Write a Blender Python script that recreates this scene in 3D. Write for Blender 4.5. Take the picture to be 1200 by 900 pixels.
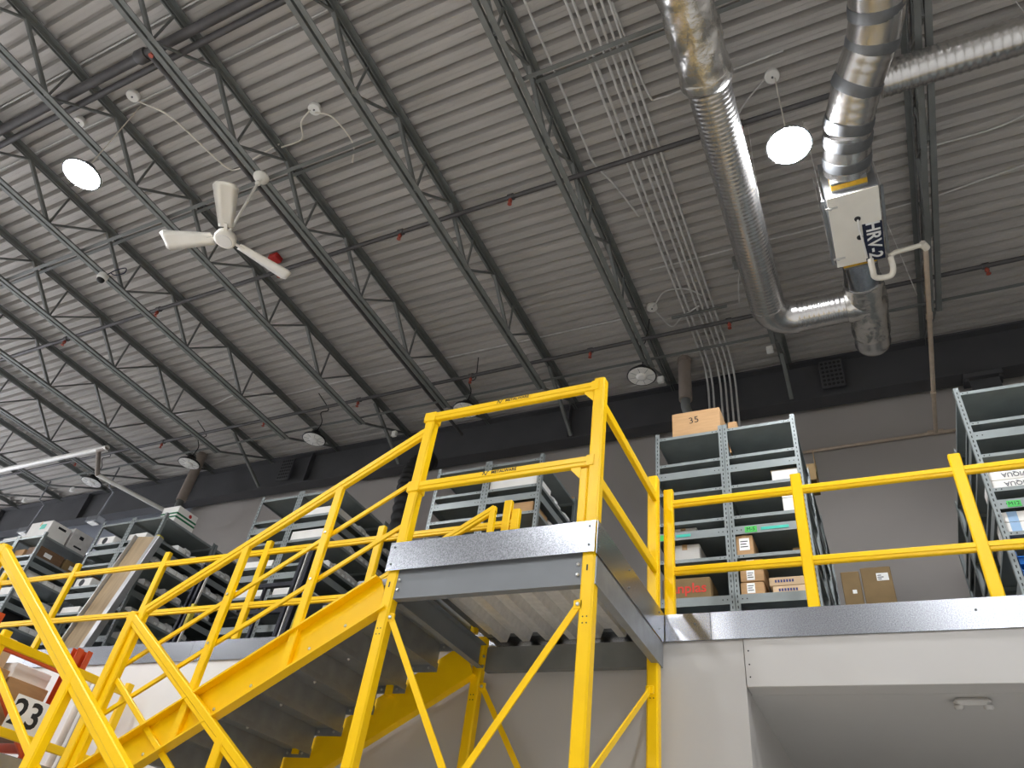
import bpy, math, random
from mathutils import Vector, Matrix
random.seed(7)
for o in list(bpy.data.objects): bpy.data.objects.remove(o)
S = bpy.context.scene
COL = S.collection

# ------------------------------------------------------------------ camera (lens 1.6 m above the floor = origin)
RIGHT = Vector((0.898605, 0.420973, 0.123657)); UP = Vector((0.182792, -0.615405, 0.766723)); FWD = Vector((-0.398869, 0.666378, 0.629956))
cam = bpy.data.cameras.new('camera'); camo = bpy.data.objects.new('camera', cam); COL.objects.link(camo)
m = Matrix.Identity(4)
for i in range(3):
    m[i][0] = RIGHT[i]; m[i][1] = UP[i]; m[i][2] = -FWD[i]
camo.matrix_world = m
cam.sensor_fit = 'HORIZONTAL'; cam.sensor_width = 36.0; cam.lens = 842.67 / 1200 * 36
cam.clip_start = 0.05; cam.clip_end = 200
S.camera = camo

# ------------------------------------------------------------------ world and exposure
w = bpy.data.worlds.new('world'); S.world = w; w.use_nodes = True
w.node_tree.nodes['Background'].inputs[0].default_value = (0.9, 0.92, 1.0, 1)
w.node_tree.nodes['Background'].inputs[1].default_value = 1.3
S.view_settings.view_transform = 'Standard'; S.view_settings.look = 'None'
S.view_settings.gamma = 1.0; S.view_settings.use_curve_mapping = False
S.view_settings.exposure = 2.42
LAMP_STRENGTH = 95.0

# ------------------------------------------------------------------ materials
def lin(c):
    out = []
    for v in c:
        v = v / 255.0
        out.append(v / 12.92 if v <= 0.04045 else ((v + 0.055) / 1.055) ** 2.4)
    return tuple(out) + (1.0,)
MATS = {}
def mat(name, rgb, rough=0.5, metal=0.0, vary=0.12, scale=6.0, bump=0.0, bscale=40.0, stretch=None, spec=0.5, detail=3.0):
    M = bpy.data.materials.new(name); M.use_nodes = True
    nt = M.node_tree; N = nt.nodes; L = nt.links
    b = N['Principled BSDF']
    b.inputs['Roughness'].default_value = rough; b.inputs['Metallic'].default_value = metal
    b.inputs['Specular IOR Level'].default_value = spec
    tc = N.new('ShaderNodeTexCoord'); mp = N.new('ShaderNodeMapping'); L.new(tc.outputs['Object'], mp.inputs[0])
    if stretch: mp.inputs['Scale'].default_value = stretch
    nz = N.new('ShaderNodeTexNoise'); nz.inputs['Scale'].default_value = scale; nz.inputs['Detail'].default_value = detail
    L.new(mp.outputs[0], nz.inputs['Vector'])
    rp = N.new('ShaderNodeValToRGB'); c = lin(rgb)
    rp.color_ramp.elements[0].position = 0.3; rp.color_ramp.elements[1].position = 0.7
    rp.color_ramp.elements[0].color = tuple(max(0, v * (1 - vary)) for v in c[:3]) + (1,)
    rp.color_ramp.elements[1].color = tuple(min(1, v * (1 + vary)) for v in c[:3]) + (1,)
    L.new(nz.outputs['Fac'], rp.inputs[0]); L.new(rp.outputs[0], b.inputs['Base Color'])
    if bump > 0:
        n2 = N.new('ShaderNodeTexNoise'); n2.inputs['Scale'].default_value = bscale; n2.inputs['Detail'].default_value = 4
        L.new(mp.outputs[0], n2.inputs['Vector'])
        bp = N.new('ShaderNodeBump'); bp.inputs['Strength'].default_value = bump; bp.inputs['Distance'].default_value = 0.01
        L.new(n2.outputs['Fac'], bp.inputs['Height']); L.new(bp.outputs[0], b.inputs['Normal'])
    MATS[name] = M
    return M
def emis(name, rgb, strength):
    M = bpy.data.materials.new(name); M.use_nodes = True
    b = M.node_tree.nodes['Principled BSDF']
    b.inputs['Base Color'].default_value = lin(rgb); b.inputs['Emission Color'].default_value = lin(rgb)
    b.inputs['Emission Strength'].default_value = strength
    tc = M.node_tree.nodes.new('ShaderNodeTexNoise'); tc.inputs['Scale'].default_value = 3.0
    MATS[name] = M
    return M
mat('yellow', (253, 203, 0), 0.36, 0.0, 0.03, 4.0, spec=0.3)
mat('deck', (182, 177, 171), 0.55, 0.0, 0.10, 1.2, stretch=(0.4, 3, 1))
mat('steel_dark', (112, 114, 111), 0.5, 0.0, 0.12, 5.0)
mat('steel_beam', (74, 74, 76), 0.6, 0.0, 0.10, 2.0)
mat('galv', (160, 162, 166), 0.27, 1.0, 0.34, 120.0, 0.04, 60, detail=2)
mat('galv_bright', (232, 230, 226), 0.3, 0.55, 0.08, 20.0)
mat('galv_dull', (150, 153, 155), 0.45, 0.6, 0.10, 8.0)
mat('shelf_grey', (140, 147, 146), 0.42, 0.25, 0.07, 6.0)
mat('platform_grey', (118, 121, 123), 0.5, 0.2, 0.06, 3.0)
mat('wall_taupe', (172, 166, 160), 0.8, 0.0, 0.04, 0.8)
mat('wall_grey', (188, 185, 180), 0.75, 0.0, 0.03, 0.7)
mat('wall_white_lit', (232, 229, 224), 0.75, 0.0, 0.03, 0.7)  # paler tone carries the stronger light on the lower wall's left end
mat('wall_cool', (158, 163, 172), 0.7, 0.0, 0.05, 1.0)
mat('concrete', (210, 209, 206), 0.6, 0.0, 0.12, 0.6)
mat('foil', (215, 212, 206), 0.24, 0.95, 0.10, 9.0, 0.9, 14)
mat('duct', (205, 203, 200), 0.26, 0.95, 0.08, 8.0, 0.12, 10)
mat('strap_grey', (120, 122, 124), 0.5, 0.7, 0.1, 10.0)
mat('conduit', (212, 210, 206), 0.33, 0.15, 0.08, 10.0)
mat('black_pipe', (86, 84, 84), 0.5, 0.2, 0.15, 8.0)
mat('black_rubber', (34, 33, 33), 0.55, 0.0, 0.2, 8.0)
mat('white_paint', (238, 236, 230), 0.5, 0.0, 0.03, 4.0)
mat('cream', (247, 243, 232), 0.4, 0.0, 0.03, 4.0)
mat('pvc', (232, 226, 212), 0.4, 0.0, 0.05, 5.0)
mat('pvc_aged', (196, 178, 158), 0.5, 0.0, 0.10, 12.0)
mat('pipe_taupe', (150, 138, 128), 0.6, 0.0, 0.08, 5.0)
mat('navy', (28, 36, 62), 0.5, 0.0, 0.05, 4.0)
mat('tape_yellow', (214, 168, 40), 0.45, 0.0, 0.15, 30.0)
mat('red', (176, 40, 34), 0.5, 0.0, 0.1, 5.0)
mat('print_red', (222, 62, 48), 0.6, 0.0, 0.05, 8.0)
mat('copper_red', (170, 82, 66), 0.45, 0.3, 0.1, 5.0)
mat('cardboard', (186, 148, 104), 0.8, 0.0, 0.07, 7.0, 0.05, 60, (1, 1, 6))
mat('cardboard_dark', (132, 108, 70), 0.8, 0.0, 0.08, 7.0)
mat('cardboard_pale', (212, 184, 148), 0.8, 0.0, 0.07, 7.0)
mat('carton_white', (236, 234, 228), 0.7, 0.0, 0.04, 5.0)
mat('bin_white', (206, 204, 200), 0.7, 0.0, 0.10, 9.0)
mat('tape_brown', (196, 160, 112), 0.35, 0.0, 0.05, 8.0)
mat('label_white', (245, 245, 242), 0.6, 0.0, 0.02, 5.0)
mat('ink', (26, 26, 28), 0.6, 0.0, 0.05, 5.0)
mat('ink_blue', (52, 60, 120), 0.6, 0.0, 0.05, 5.0)
mat('tape_green', (70, 190, 84), 0.5, 0.0, 0.06, 12.0)
mat('tape_teal', (58, 190, 168), 0.5, 0.0, 0.06, 12.0)
mat('bin_blue', (20, 120, 214), 0.35, 0.0, 0.05, 5.0)
mat('pale_blue', (150, 182, 214), 0.6, 0.0, 0.04, 5.0)
mat('plywood', (172, 150, 118), 0.7, 0.0, 0.16, 3.0, 0.03, 30, (6, 6, 0.8))
mat('aluminium', (205, 206, 206), 0.35, 0.7, 0.05, 6.0)
mat('rack_orange', (206, 82, 34), 0.45, 0.0, 0.08, 6.0)
mat('navy_black', (26, 28, 40), 0.4, 0.2, 0.1, 6.0)
mat('tape_gold', (206, 190, 60), 0.5, 0.0, 0.1, 20.0)
mat('wood_brown', (120, 92, 66), 0.7, 0.0, 0.12, 9.0, stretch=(1, 1, 8))
mat('green_print', (30, 110, 70), 0.6, 0.0, 0.05, 5.0)
mat('lens_grey', (238, 236, 230), 0.35, 0.0, 0.04, 8.0)
mat('black_plastic', (24, 24, 26), 0.4, 0.0, 0.08, 5.0)
mat('bolt', (210, 210, 208), 0.3, 0.9, 0.05, 20.0)
emis('lamp_on', (248, 250, 255), LAMP_STRENGTH)

# ------------------------------------------------------------------ mesh helpers
class MB:
    def __init__(s): s.v = []; s.f = []; s.sm = []
    def add(s, vs, fs, smooth=False):
        b = len(s.v); s.v += [tuple(v) for v in vs]
        for f in fs: s.f.append(tuple(i + b for i in f)); s.sm.append(smooth)
    def box(s, a, b):
        x0, y0, z0 = a; x1, y1, z1 = b
        s.add([(x0,y0,z0),(x1,y0,z0),(x1,y1,z0),(x0,y1,z0),(x0,y0,z1),(x1,y0,z1),(x1,y1,z1),(x0,y1,z1)],
              [(3,2,1,0),(4,5,6,7),(0,1,5,4),(1,2,6,5),(2,3,7,6),(3,0,4,7)])
    def cbox(s, a, b, c):
        """box with chamfered edges on the vertical and horizontal rims"""
        x0, y0, z0 = a; x1, y1, z1 = b
        prof = [(x0+c,y0),(x1-c,y0),(x1,y0+c),(x1,y1-c),(x1-c,y1),(x0+c,y1),(x0,y1-c),(x0,y0+c)]
        cx, cy = (x0+x1)/2, (y0+y1)/2
        def ring(z, k): return [(cx+(x-cx)*(1-k*c*2/(x1-x0)), cy+(y-cy)*(1-k*c*2/(y1-y0)), z) for x, y in prof]
        vs = ring(z0, 1) + ring(z0+c, 0) + ring(z1-c, 0) + ring(z1, 1)
        fs = [tuple(range(7,-1,-1)), tuple(range(24,32))]
        for r in range(3):
            for i in range(8):
                j = (i+1) % 8; fs.append((r*8+i, r*8+j, r*8+8+j, r*8+8+i))
        s.add(vs, fs)
    def frame(s, p0, p1, up=None):
        p0, p1 = Vector(p0), Vector(p1); d = (p1-p0).normalized()
        u = Vector(up) if up else (Vector((0,0,1)) if abs(d.z) < 0.95 else Vector((0,1,0)))
        sd = d.cross(u).normalized(); u = sd.cross(d).normalized()
        return p0, p1, sd, u
    def bar(s, p0, p1, w, h, up=None, c=None):
        """rectangular tube with chamfered long edges; w across, h along up"""
        p0, p1, sd, u = s.frame(p0, p1, up)
        if c is None: c = min(w, h) * 0.14
        a, b = w/2, h/2
        prof = [(-a+c,-b),(a-c,-b),(a,-b+c),(a,b-c),(a-c,b),(-a+c,b),(-a,b-c),(-a,-b+c)]
        vs = [p + sd*x + u*y for p in (p0, p1) for x, y in prof]
        fs = [tuple(range(7,-1,-1)), tuple(range(8,16))]
        for i in range(8):
            j = (i+1) % 8; fs.append((i, j, 8+j, 8+i))
        s.add(vs, fs)
    def prof(s, p0, p1, pts, up=None):
        """closed profile swept along a straight line (sd, u coordinates)"""
        p0, p1, sd, u = s.frame(p0, p1, up); n = len(pts)
        vs = [p + sd*x + u*y for p in (p0, p1) for x, y in pts]
        fs = [tuple(range(n-1,-1,-1)), tuple(range(n, 2*n))]
        for i in range(n):
            j = (i+1) % n; fs.append((i, j, n+j, n+i))
        s.add(vs, fs)
    def tube(s, pts, r, seg=10, caps=True, smooth=True):
        pts = [Vector(p) for p in pts]; n = len(pts)
        rs = r if isinstance(r, (list, tuple)) else [r]*n
        prev = None; vs = []
        for i in range(n):
            d = (pts[min(i+1,n-1)] - pts[max(i-1,0)]).normalized()
            if prev is None:
                u = Vector((0,0,1)) if abs(d.z) < 0.9 else Vector((0,1,0))
            else: u = prev
            sd = d.cross(u).normalized(); u = sd.cross(d).normalized(); prev = u
            for k in range(seg):
                a = 2*math.pi*k/seg
                vs.append(pts[i] + (sd*math.cos(a) + u*math.sin(a))*rs[i])
        fs = []
        for i in range(n-1):
            for k in range(seg):
                j = (k+1) % seg
                fs.append((i*seg+k, (i+1)*seg+k, (i+1)*seg+j, i*seg+j))
        s.add(vs, fs, smooth)
        if caps:
            s.add(vs[:seg], [tuple(range(seg))]); s.add(vs[-seg:], [tuple(range(seg-1,-1,-1))])
    def lathe(s, c, prof, seg=24, axis=(0,0,1), smooth=True):
        c = Vector(c); ax = Vector(axis).normalized()
        u = Vector((1,0,0)) if abs(ax.x) < 0.9 else Vector((0,1,0))
        a = ax.cross(u).normalized(); b = ax.cross(a).normalized()
        vs = []; n = len(prof)
        for r, z in prof:
            for k in range(seg):
                t = 2*math.pi*k/seg
                vs.append(c + ax*z + (a*math.cos(t) + b*math.sin(t))*max(r, 1e-4))
        fs = []
        for i in range(n-1):
            for k in range(seg):
                j = (k+1) % seg; fs.append((i*seg+k, i*seg+j, (i+1)*seg+j, (i+1)*seg+k))
        s.add(vs, fs, smooth)
        s.add(vs[:seg], [tuple(range(seg-1,-1,-1))]); s.add(vs[-seg:], [tuple(range(seg))])
    def mesh(s, name, material):
        me = bpy.data.meshes.new(name); me.from_pydata(s.v, [], s.f); me.update()
        for p, q in zip(me.polygons, s.sm): p.use_smooth = q
        me.materials.append(MATS[material])
        return me
    def build(s, name, material, parent=None, loc=None):
        return place(name, s.mesh(name, material), parent, loc)
def place(name, me, parent=None, loc=None, rot=None):
    o = bpy.data.objects.new(name, me); COL.objects.link(o)
    if parent: o.parent = parent
    if loc is not None: o.location = loc
    if rot is not None: o.rotation_euler = rot
    return o
def tag(o, label, cat, group=None):
    o['label'] = label; o['category'] = cat
    if group: o['group'] = group
    return o
def thing(name, label, cat, loc=(0,0,0), group=None, rz=0.0):
    o = bpy.data.objects.new(name, None); COL.objects.link(o); o.location = loc; o.rotation_euler = (0,0,rz)
    o.empty_display_size = 0.1
    return tag(o, label, cat, group)
def struct(o): o['kind'] = 'structure'; return o
def tree_copy(root, loc=None, rz=None, label=None):
    r = root.copy(); COL.objects.link(r)
    if loc is not None: r.location = loc
    if rz is not None: r.rotation_euler = (0,0,rz)
    if label: r['label'] = label
    for ch in list(root.children):
        c = ch.copy(); COL.objects.link(c); c.parent = r
        for g in list(ch.children):
            d = g.copy(); COL.objects.link(d); d.parent = c
    return r
def boxm(a, b): q = MB(); q.box(a, b); return q
def cboxm(a, b, c=0.004): q = MB(); q.cbox(a, b, c); return q
def barm(*a, **k): q = MB(); q.bar(*a, **k); return q
def railm(p0, p1, w, h):
    """roll-formed rail: upper part stands proud of the lower lip"""
    q = MB(); a, b, e, c = w/2, h/2, 0.007, 0.006
    q.prof(p0, p1, [(-a+c,-b),(a-c,-b),(a,-b+c),(a,-b*0.28),(a+e,-b*0.12),(a+e,b-c),(a+e-c,b),(-a-e+c,b),(-a-e,b-c),(-a-e,-b*0.12),(-a,-b*0.28),(-a,-b+c)]); return q
def tubem(*a, **k): q = MB(); q.tube(*a, **k); return q
def text_part(name, body, size, material, parent, origin, xdir, ydir, align='CENTER', bold=0.0, spacing=1.0):
    """flat lettering lying on a surface; xdir = reading direction, ydir = up of the letters"""
    cu = bpy.data.curves.new(name, 'FONT'); cu.body = body; cu.size = size; cu.align_x = align; cu.align_y = 'CENTER'
    cu.extrude = 0.0008; cu.offset = bold; cu.space_character = spacing; cu.resolution_u = 3
    t = bpy.data.objects.new(name, cu); COL.objects.link(t)
    me = bpy.data.meshes.new_from_object(t.evaluated_get(bpy.context.evaluated_depsgraph_get()))
    bpy.data.objects.remove(t)
    x = Vector(xdir).normalized(); y = Vector(ydir).normalized(); z = x.cross(y)
    M = Matrix.Identity(4)
    for i in range(3): M[i][0] = x[i]; M[i][1] = y[i]; M[i][2] = z[i]; M[i][3] = Vector(origin)[i]
    me.transform(M); me.materials.clear(); me.materials.append(MATS[material]); me.name = name
    return place(name, me, parent)
def smooth_path(pts, n=8):
    """Catmull-Rom through the points"""
    P = [Vector(p) for p in pts]; P = [P[0]*2-P[1]] + P + [P[-1]*2-P[-2]]; out = []
    for i in range(1, len(P)-2):
        for k in range(n):
            t = k/n; a, b, c, d = P[i-1], P[i], P[i+1], P[i+2]
            out.append(0.5*((2*b) + (c-a)*t + (2*a-5*b+4*c-d)*t*t + (3*b-a-3*c+d)*t*t*t))
    out.append(P[-2]); return out

FLOOR = -1.6; BAND = 2.365; MEZ = 2.30; MF = 5.5       # band top, mezzanine floor, mezzanine front
WALLY = 9.9; DECKZ = 8.28; BC = 7.5; TC = 8.14
XL, XR, YB = -24.0, 8.0, -13.0

# ================================================================== SETTING
struct(boxm((XL, YB, FLOOR-0.1), (XR, 16, FLOOR)).build('floor', 'concrete'))
struct(boxm((-14.05, WALLY, FLOOR), (XR, WALLY+0.2, DECKZ+0.15)).build('wall_back', 'wall_taupe'))
struct(boxm((XL, 10.9, FLOOR), (-14.05, 11.1, DECKZ+0.15)).build('wall_back_recess', 'wall_cool'))
q = MB(); W0, W1, W2, W3 = -3.0, 9.0, 1.2, 6.2  # left wall with an opening for the added window
q.box((XL-0.2, YB, FLOOR), (XL, W0, DECKZ+0.3)); q.box((XL-0.2, W1, FLOOR), (XL, 16, DECKZ+0.3)); q.box((XL-0.2, W0, FLOOR), (XL, W1, W2)); q.box((XL-0.2, W0, W3), (XL, W1, DECKZ+0.3))
struct(q.build('wall_left', 'wall_grey'))
win = struct(bpy.data.objects.new('window_added', None)); COL.objects.link(win)  # window added out of view to throw cool light on the left roof
for k in range(5):
    y = W0 + (W1-W0)*k/4; barm((XL-0.1, y, W2), (XL-0.1, y, W3), 0.08, 0.1, up=(0,1,0)).build('mullion', 'steel_dark', win)
for z in (W2, (W2+W3)/2, W3): barm((XL-0.1, W0, z), (XL-0.1, W1, z), 0.08, 0.1).build('transom', 'steel_dark', win)
struct(boxm((XR, YB, FLOOR), (XR+0.2, WALLY, DECKZ+0.15)).build('wall_right', 'wall_grey'))
struct(boxm((XL, YB-0.2, FLOOR), (XR, YB, DECKZ+0.15)).build('wall_front', 'wall_grey'))
# ceiling: fluted steel roof deck
ceil = struct(boxm((XL, YB, DECKZ+0.12), (XR, 12.0, DECKZ+0.2)).build('ceiling', 'deck'))
PIT = 0.18
sheet = MB(); pr = []
for k in range(5):
    y = k*PIT
    pr += [(y, 0), (y+0.108, 0), (y+0.114, 0.095), (y+0.152, 0.095)]
pr.append((5*PIT, 0))
# stiffening crease in each wide flat
pr2 = []
for (y, z) in pr: pr2.append((y, z))
vs = [(x, y, z) for x in (XL, XR) for y, z in pr2]; n = len(pr2)
sheet.add(vs, [(i, i+1, n+i+1, n+i) for i in range(n-1)])
for k in range(5): sheet.box((XL, k*PIT+0.052, -0.004), (XR, k*PIT+0.060, 0.001))
sheet_me = sheet.mesh('deck_sheet', 'deck')
for k in range(27): place('deck_sheet', sheet_me, ceil, (0, YB+k*0.9+0.3, DECKZ))

# mezzanine floor, its galvanised edge band and the wall under it
mez = struct(boxm((XL, MF+0.02, BAND-0.2), (XR, WALLY, MEZ)).build('mezzanine_floor', 'platform_grey'))
cuts = [-22, -18.7, -15.7, -12.6, -9.6, -6.75, -3.62, -1.57, -1.18, 1.9, 5.0, XR]
for a, b in zip(cuts[:-1], cuts[1:]):
    q = MB(); q.prof((a+0.002, MF, 0), (b-0.002, MF, 0), [(0.0,2.15),(-0.012,2.15),(-0.012,BAND-0.01),(-0.06,BAND-0.01),(-0.06,BAND),(0.0,BAND)], up=(0,0,1))
    p = q.build('fascia_panel', 'galv', mez)
for x in (-7.2, -6.6, -1.3, 0.6):
    q = MB(); q.lathe((x, MF-0.002, 2.28), [(0.009,0),(0.006,-0.008)], 8, (0,1,0)); q.build('screw', 'steel_dark', mez)
lw = struct(boxm((-4.75, MF+0.02, FLOOR), (-0.95, MF+0.2, BAND-0.21)).build('wall_lower', 'wall_grey'))
struct(boxm((XL, MF+0.02, FLOOR), (-4.75, MF+0.2, BAND-0.21)).build('wall_lower_left', 'wall_white_lit'))  # same lower wall; stronger light from the left lamp put into its colour
cboxm((-0.945, MF+0.012, 1.80), (XR, MF+0.2, BAND-0.212), 0.004).build('header_panel', 'wall_grey', lw)
for zz in (1.87, 1.96, 2.06):
    q = MB(); q.lathe((-0.915, MF+0.013, zz), [(0.007,0),(0.005,-0.003)], 8, (0,1,0)); q.build('screw', 'ink', lw)
struct(boxm((-0.95, MF+0.2, 1.80), (XR, WALLY, 1.90)).build('ceiling_recess', 'wall_grey'))
struct(boxm((-1.10, MF+0.2, FLOOR), (-0.95, WALLY, 1.80)).build('wall_recess', 'wall_grey'))
# plastered-over fitting on the recess ceiling
t = thing('emergency_light', 'pale oblong fitting on the recess ceiling at lower right', 'light', (0.46, 5.82, 1.80))
q = MB(); q.cbox((-0.11,-0.06,-0.05), (0.11,0.06,0.0), 0.02); q.build('housing', 'wall_grey', t)
for sx in (-1, 1):
    q = MB(); q.lathe((sx*0.085, -0.02, -0.05), [(0.03,0),(0.03,-0.015),(0.015,-0.025)], 14); q.build('lamp_head', 'wall_grey', t)

# back beam and columns
bm = struct(thing('roof_beam', 'x', 'x'))
for k in ('label', 'category'): del bm[k]
boxm((XL, 9.50, 7.41), (XR, 9.78, 7.44)).build('bottom_flange', 'steel_beam', bm)
boxm((XL, 9.50, 8.17), (XR, 9.78, 8.20)).build('top_flange', 'steel_beam', bm)
boxm((XL, 9.63, 7.44), (XR, 9.65, 8.17)).build('web', 'steel_beam', bm)
for x in (-21.4, -17.7, -14.1, -10.4, -4.4, 3.1):
    boxm((x-0.008, 9.51, 7.44), (x+0.008, 9.63, 8.17)).build('stiffener', 'steel_beam', bm)
for k, x in enumerate((1.96, -14.35)):
    c = tag(bpy.data.objects.new('steel_column', None), ('dark steel column under the beam behind the right shelves', 'dark steel column beside the left end of the taupe wall')[k], 'column')
    COL.objects.link(c); c.location = (x, 9.68, FLOOR)
    q = MB(); q.box((-0.18,-0.13,0.0), (0.18,-0.11,8.9)); q.box((-0.18,0.09,0.0), (0.18,0.11,8.9)); q.box((-0.01,-0.11,0.0), (0.01,0.09,8.9)); q.build('shaft', 'steel_beam', c)
    boxm((-0.24,-0.17,8.93), (0.24,0.08,9.005)).build('cap_plate', 'steel_beam', c)
    for sx in (-1, 1):
        q = MB(); q.lathe((sx*0.21, -0.12, 8.93), [(0.03,0),(0.03,-0.05)], 6); q.build('bolt', 'steel_beam', c)

# ================================================================== ROOF JOISTS
PER = 1.39; NODE0 = 2.69
def angle_pair(y0, y1, z, leg, gap, down):
    q = MB(); t = 0.009
    for sx in (-1, 1):
        a, b = sorted((sx*gap/2, sx*(gap/2+leg))); q.box((a, y0, z-t/2), (b, y1, z+t/2))
        a, b = sorted((sx*gap/2, sx*(gap/2+t)))
        q.box((a, y0, z-(leg if down else 0)), (b, y1, z+(0 if down else leg)))
    return q
bot_me = angle_pair(YB, 8.2, 0, 0.062, 0.032, False).mesh('bottom_chord', 'steel_dark')
top_me = angle_pair(YB, 9.62, 0.08, 0.07, 0.032, True).mesh('top_chord', 'steel_dark')
dA = barm((0,0,0.02), (0,PER/2,TC-BC+0.03), 0.03, 0.036, up=(1,0,0)).mesh('web_diagonal', 'steel_dark')
dB = barm((0,0,0.02), (0,-PER/2,TC-BC+0.03), 0.05, 0.05, up=(1,0,0)).mesh('web_diagonal', 'steel_dark')
dV = barm((0,0,0.02), (0,0,TC-BC+0.03), 0.028, 0.028, up=(0,1,0)).mesh('web_vertical', 'steel_dark')
dE = barm((0,8.17,0.02), (0,9.45,TC-BC+0.04), 0.04, 0.04, up=(1,0,0)).mesh('web_diagonal', 'steel_dark')
seat = boxm((-0.09,9.5,TC-BC+0.06), (0.09,9.78,TC-BC+0.075)).mesh('bearing_seat', 'steel_dark')
brace = barm((0,8.35,TC-BC-0.02), (0,9.5,-0.03), 0.06, 0.06, up=(1,0,0)).mesh('beam_brace', 'steel_dark')
JX = [1.43, -0.6] + [-2.49-1.826*k for k in range(11)]
jl = ['open web roof joist above the ventilation unit, furthest right', 'open web roof joist hidden above the long silver duct',
      'open web roof joist just left of the bundle of conduits', 'open web roof joist passing over the middle of the picture',
      'open web roof joist carrying the white ceiling fan', 'open web roof joist directly left of the ceiling fan hub',
      'open web roof joist carrying the white dome camera', 'open web roof joist ending above the second round lamp from the left column',
      'open web roof joist ending above the lamp by the grey drain pipe', 'open web roof joist ending above the leftmost round lamp',
      'open web roof joist near the left edge of the roof', 'open web roof joist second from the far left', 'open web roof joist at the far left end']
for i, x in enumerate(JX):
    j = thing('roof_joist', jl[i], 'joist', (x, 0, BC), 'parallel open web roof joists')
    place('bottom_chord', bot_me, j); place('top_chord', top_me, j, (0, 0, TC-BC))
    for k in range(-2, 5):
        y = NODE0 + PER*k
        if y < 8.2:
            place('web_diagonal', dA if y < 8 else dE, j, (0, y if y < 8 else 0, 0))
            place('web_diagonal', dB, j, (0, y, 0)); place('web_vertical', dV, j, (0, y, 0))
    place('web_diagonal', dE, j); place('bearing_seat', seat, j)
    if i in (1, 3, 5, 7): place('beam_brace', brace, j)

# bridging angles between joists
for a, b, where in ((-22, -4.32, 'left half of the roof'), (-2.48, 3.5, 'conduit bundle')):
    for z, y, nm in ((8.1, 3.6, 'upper'), (7.56, 3.28, 'lower')):
        q = MB(); q.prof((a, y, z), (b, y, z), [(0,0),(0.05,0),(0.05,0.006),(0.006,0.006),(0.006,0.05),(0,0.05)]); tag(q.build('bridging_bar', 'steel_dark'), nm + ' steel bridging angle crossing the ' + where, 'bridging bar')
q = MB(); q.prof((-22, 8.12, 7.58), (3.5, 8.12, 7.58), [(0,0),(0.05,0),(0.05,0.006),(0.006,0.006),(0.006,0.05),(0,0.05)]); tag(q.build('bridging_bar', 'steel_dark'), 'steel bridging angle at the joist ends near the beam', 'bridging bar')

# ================================================================== SPRINKLER PIPES
def pipe(name, label, cat, pts, r, material, seg=10, group=None):
    return tag(tubem(pts, r, seg).build(name, material), label, cat, group)
def head_mesh():
    q = MB(); q.lathe((0,0,0), [(0.018,0.05),(0.018,0),(0.028,-0.005),(0.028,-0.04),(0.012,-0.05),(0.012,-0.08),(0.03,-0.085),(0.03,-0.092)], 10)
    return q.mesh('sprinkler_head', 'copper_red')
HEAD = head_mesh()
def sprinkler(label, y, z, x0, x1, heads, r=0.032):
    t = thing('sprinkler_pipe', label, 'pipe', (0, y, z))
    tubem([(x0,0,0),(x1,0,0)], r, 10).build('pipe', 'black_pipe', t)
    for x in heads:
        q = MB(); q.lathe((x,0,0), [(r+0.014,-0.04),(r+0.014,0.04)], 12, (1,0,0)); q.build('coupling', 'black_pipe', t)
        place('sprinkler_head', HEAD, t, (x, 0, -r-0.03))
    return t
sprinkler('dark sprinkler line with red heads above the fan', 4.82, 7.9, -22, 3.4, [-14.8,-12.4,-10.0,-7.3,-5.1,-3.36,-0.4])
sprinkler('dark sprinkler line with red heads close to the beam', 7.95, 7.9, -22, 6.0, [-16,-13.2,-10.3,-8.0,-5.6,-3.4,-1.2,2.1])
t = sprinkler('thick twin sprinkler main above the fan at top left', 1.44, 7.78, -12.0, -1.0, [-6.35], 0.058)
tubem([(-12,0.16,0.05),(-1.0,0.16,0.05)], 0.04, 10).build('pipe', 'black_pipe', t)
q = MB(); q.lathe((-6.6,0,0), [(0.075,-0.08),(0.085,-0.06),(0.085,0.06),(0.075,0.08)], 12, (1,0,0)); q.build('coupling', 'black_pipe', t)
pipe('supply_pipe', 'thin black pipe running beside the fan joist to the beam', 'pipe', [(-6.45,1.45,7.72),(-6.45,9.25,7.72)], 0.03, 'black_pipe')

# ================================================================== CONDUITS
for i, x in enumerate((-1.84, -1.765, -1.64, -1.56, -1.48, -1.40)):
    pts = [(x, -2.0, 8.21), (x, 8.9, 8.21)] + [(x, 8.9+0.45*math.sin(a), 7.76+0.45*math.cos(a)) for a in [math.pi/2*k/6 for k in range(1,7)]] + [(x, 9.35, 5.6)]
    t = tag(tubem(pts, 0.016, 8).build('conduit', 'conduit'), ['first', 'second', 'third', 'fourth', 'fifth', 'sixth'][i]+' silver conduit from the left in the bundle bending down the wall', 'conduit', 'bundle of silver conduits')
q = MB(); q.bar((-2.05,7.9,8.17), (-1.2,7.9,8.17), 0.04, 0.03); tag(q.build('conduit_strut', 'steel_dark'), 'dark strut holding the conduit bundle under the roof', 'strut')
q = MB(); q.bar((-2.1,2.0,8.17), (-1.2,2.0,8.17), 0.04, 0.03); tag(q.build('conduit_strut', 'steel_dark'), 'dark strut across the conduits near the top edge', 'strut')
pipe('conduit', 'single silver conduit bending off left of the conduit bundle', 'conduit', smooth_path([(-2.27,-1.0,8.2),(-2.25,3.0,8.2),(-2.25,4.55,8.2),(-2.24,4.9,8.2),(-2.1,5.3,8.2),(-1.95,5.9,8.2)], 5), 0.014, 'conduit', 8)
pipe('conduit', 'thin silver conduit crossing the roof at top left', 'conduit', [(-11.6,1.29,8.25),(-4.6,1.29,8.25)], 0.012, 'conduit', 6)
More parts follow.
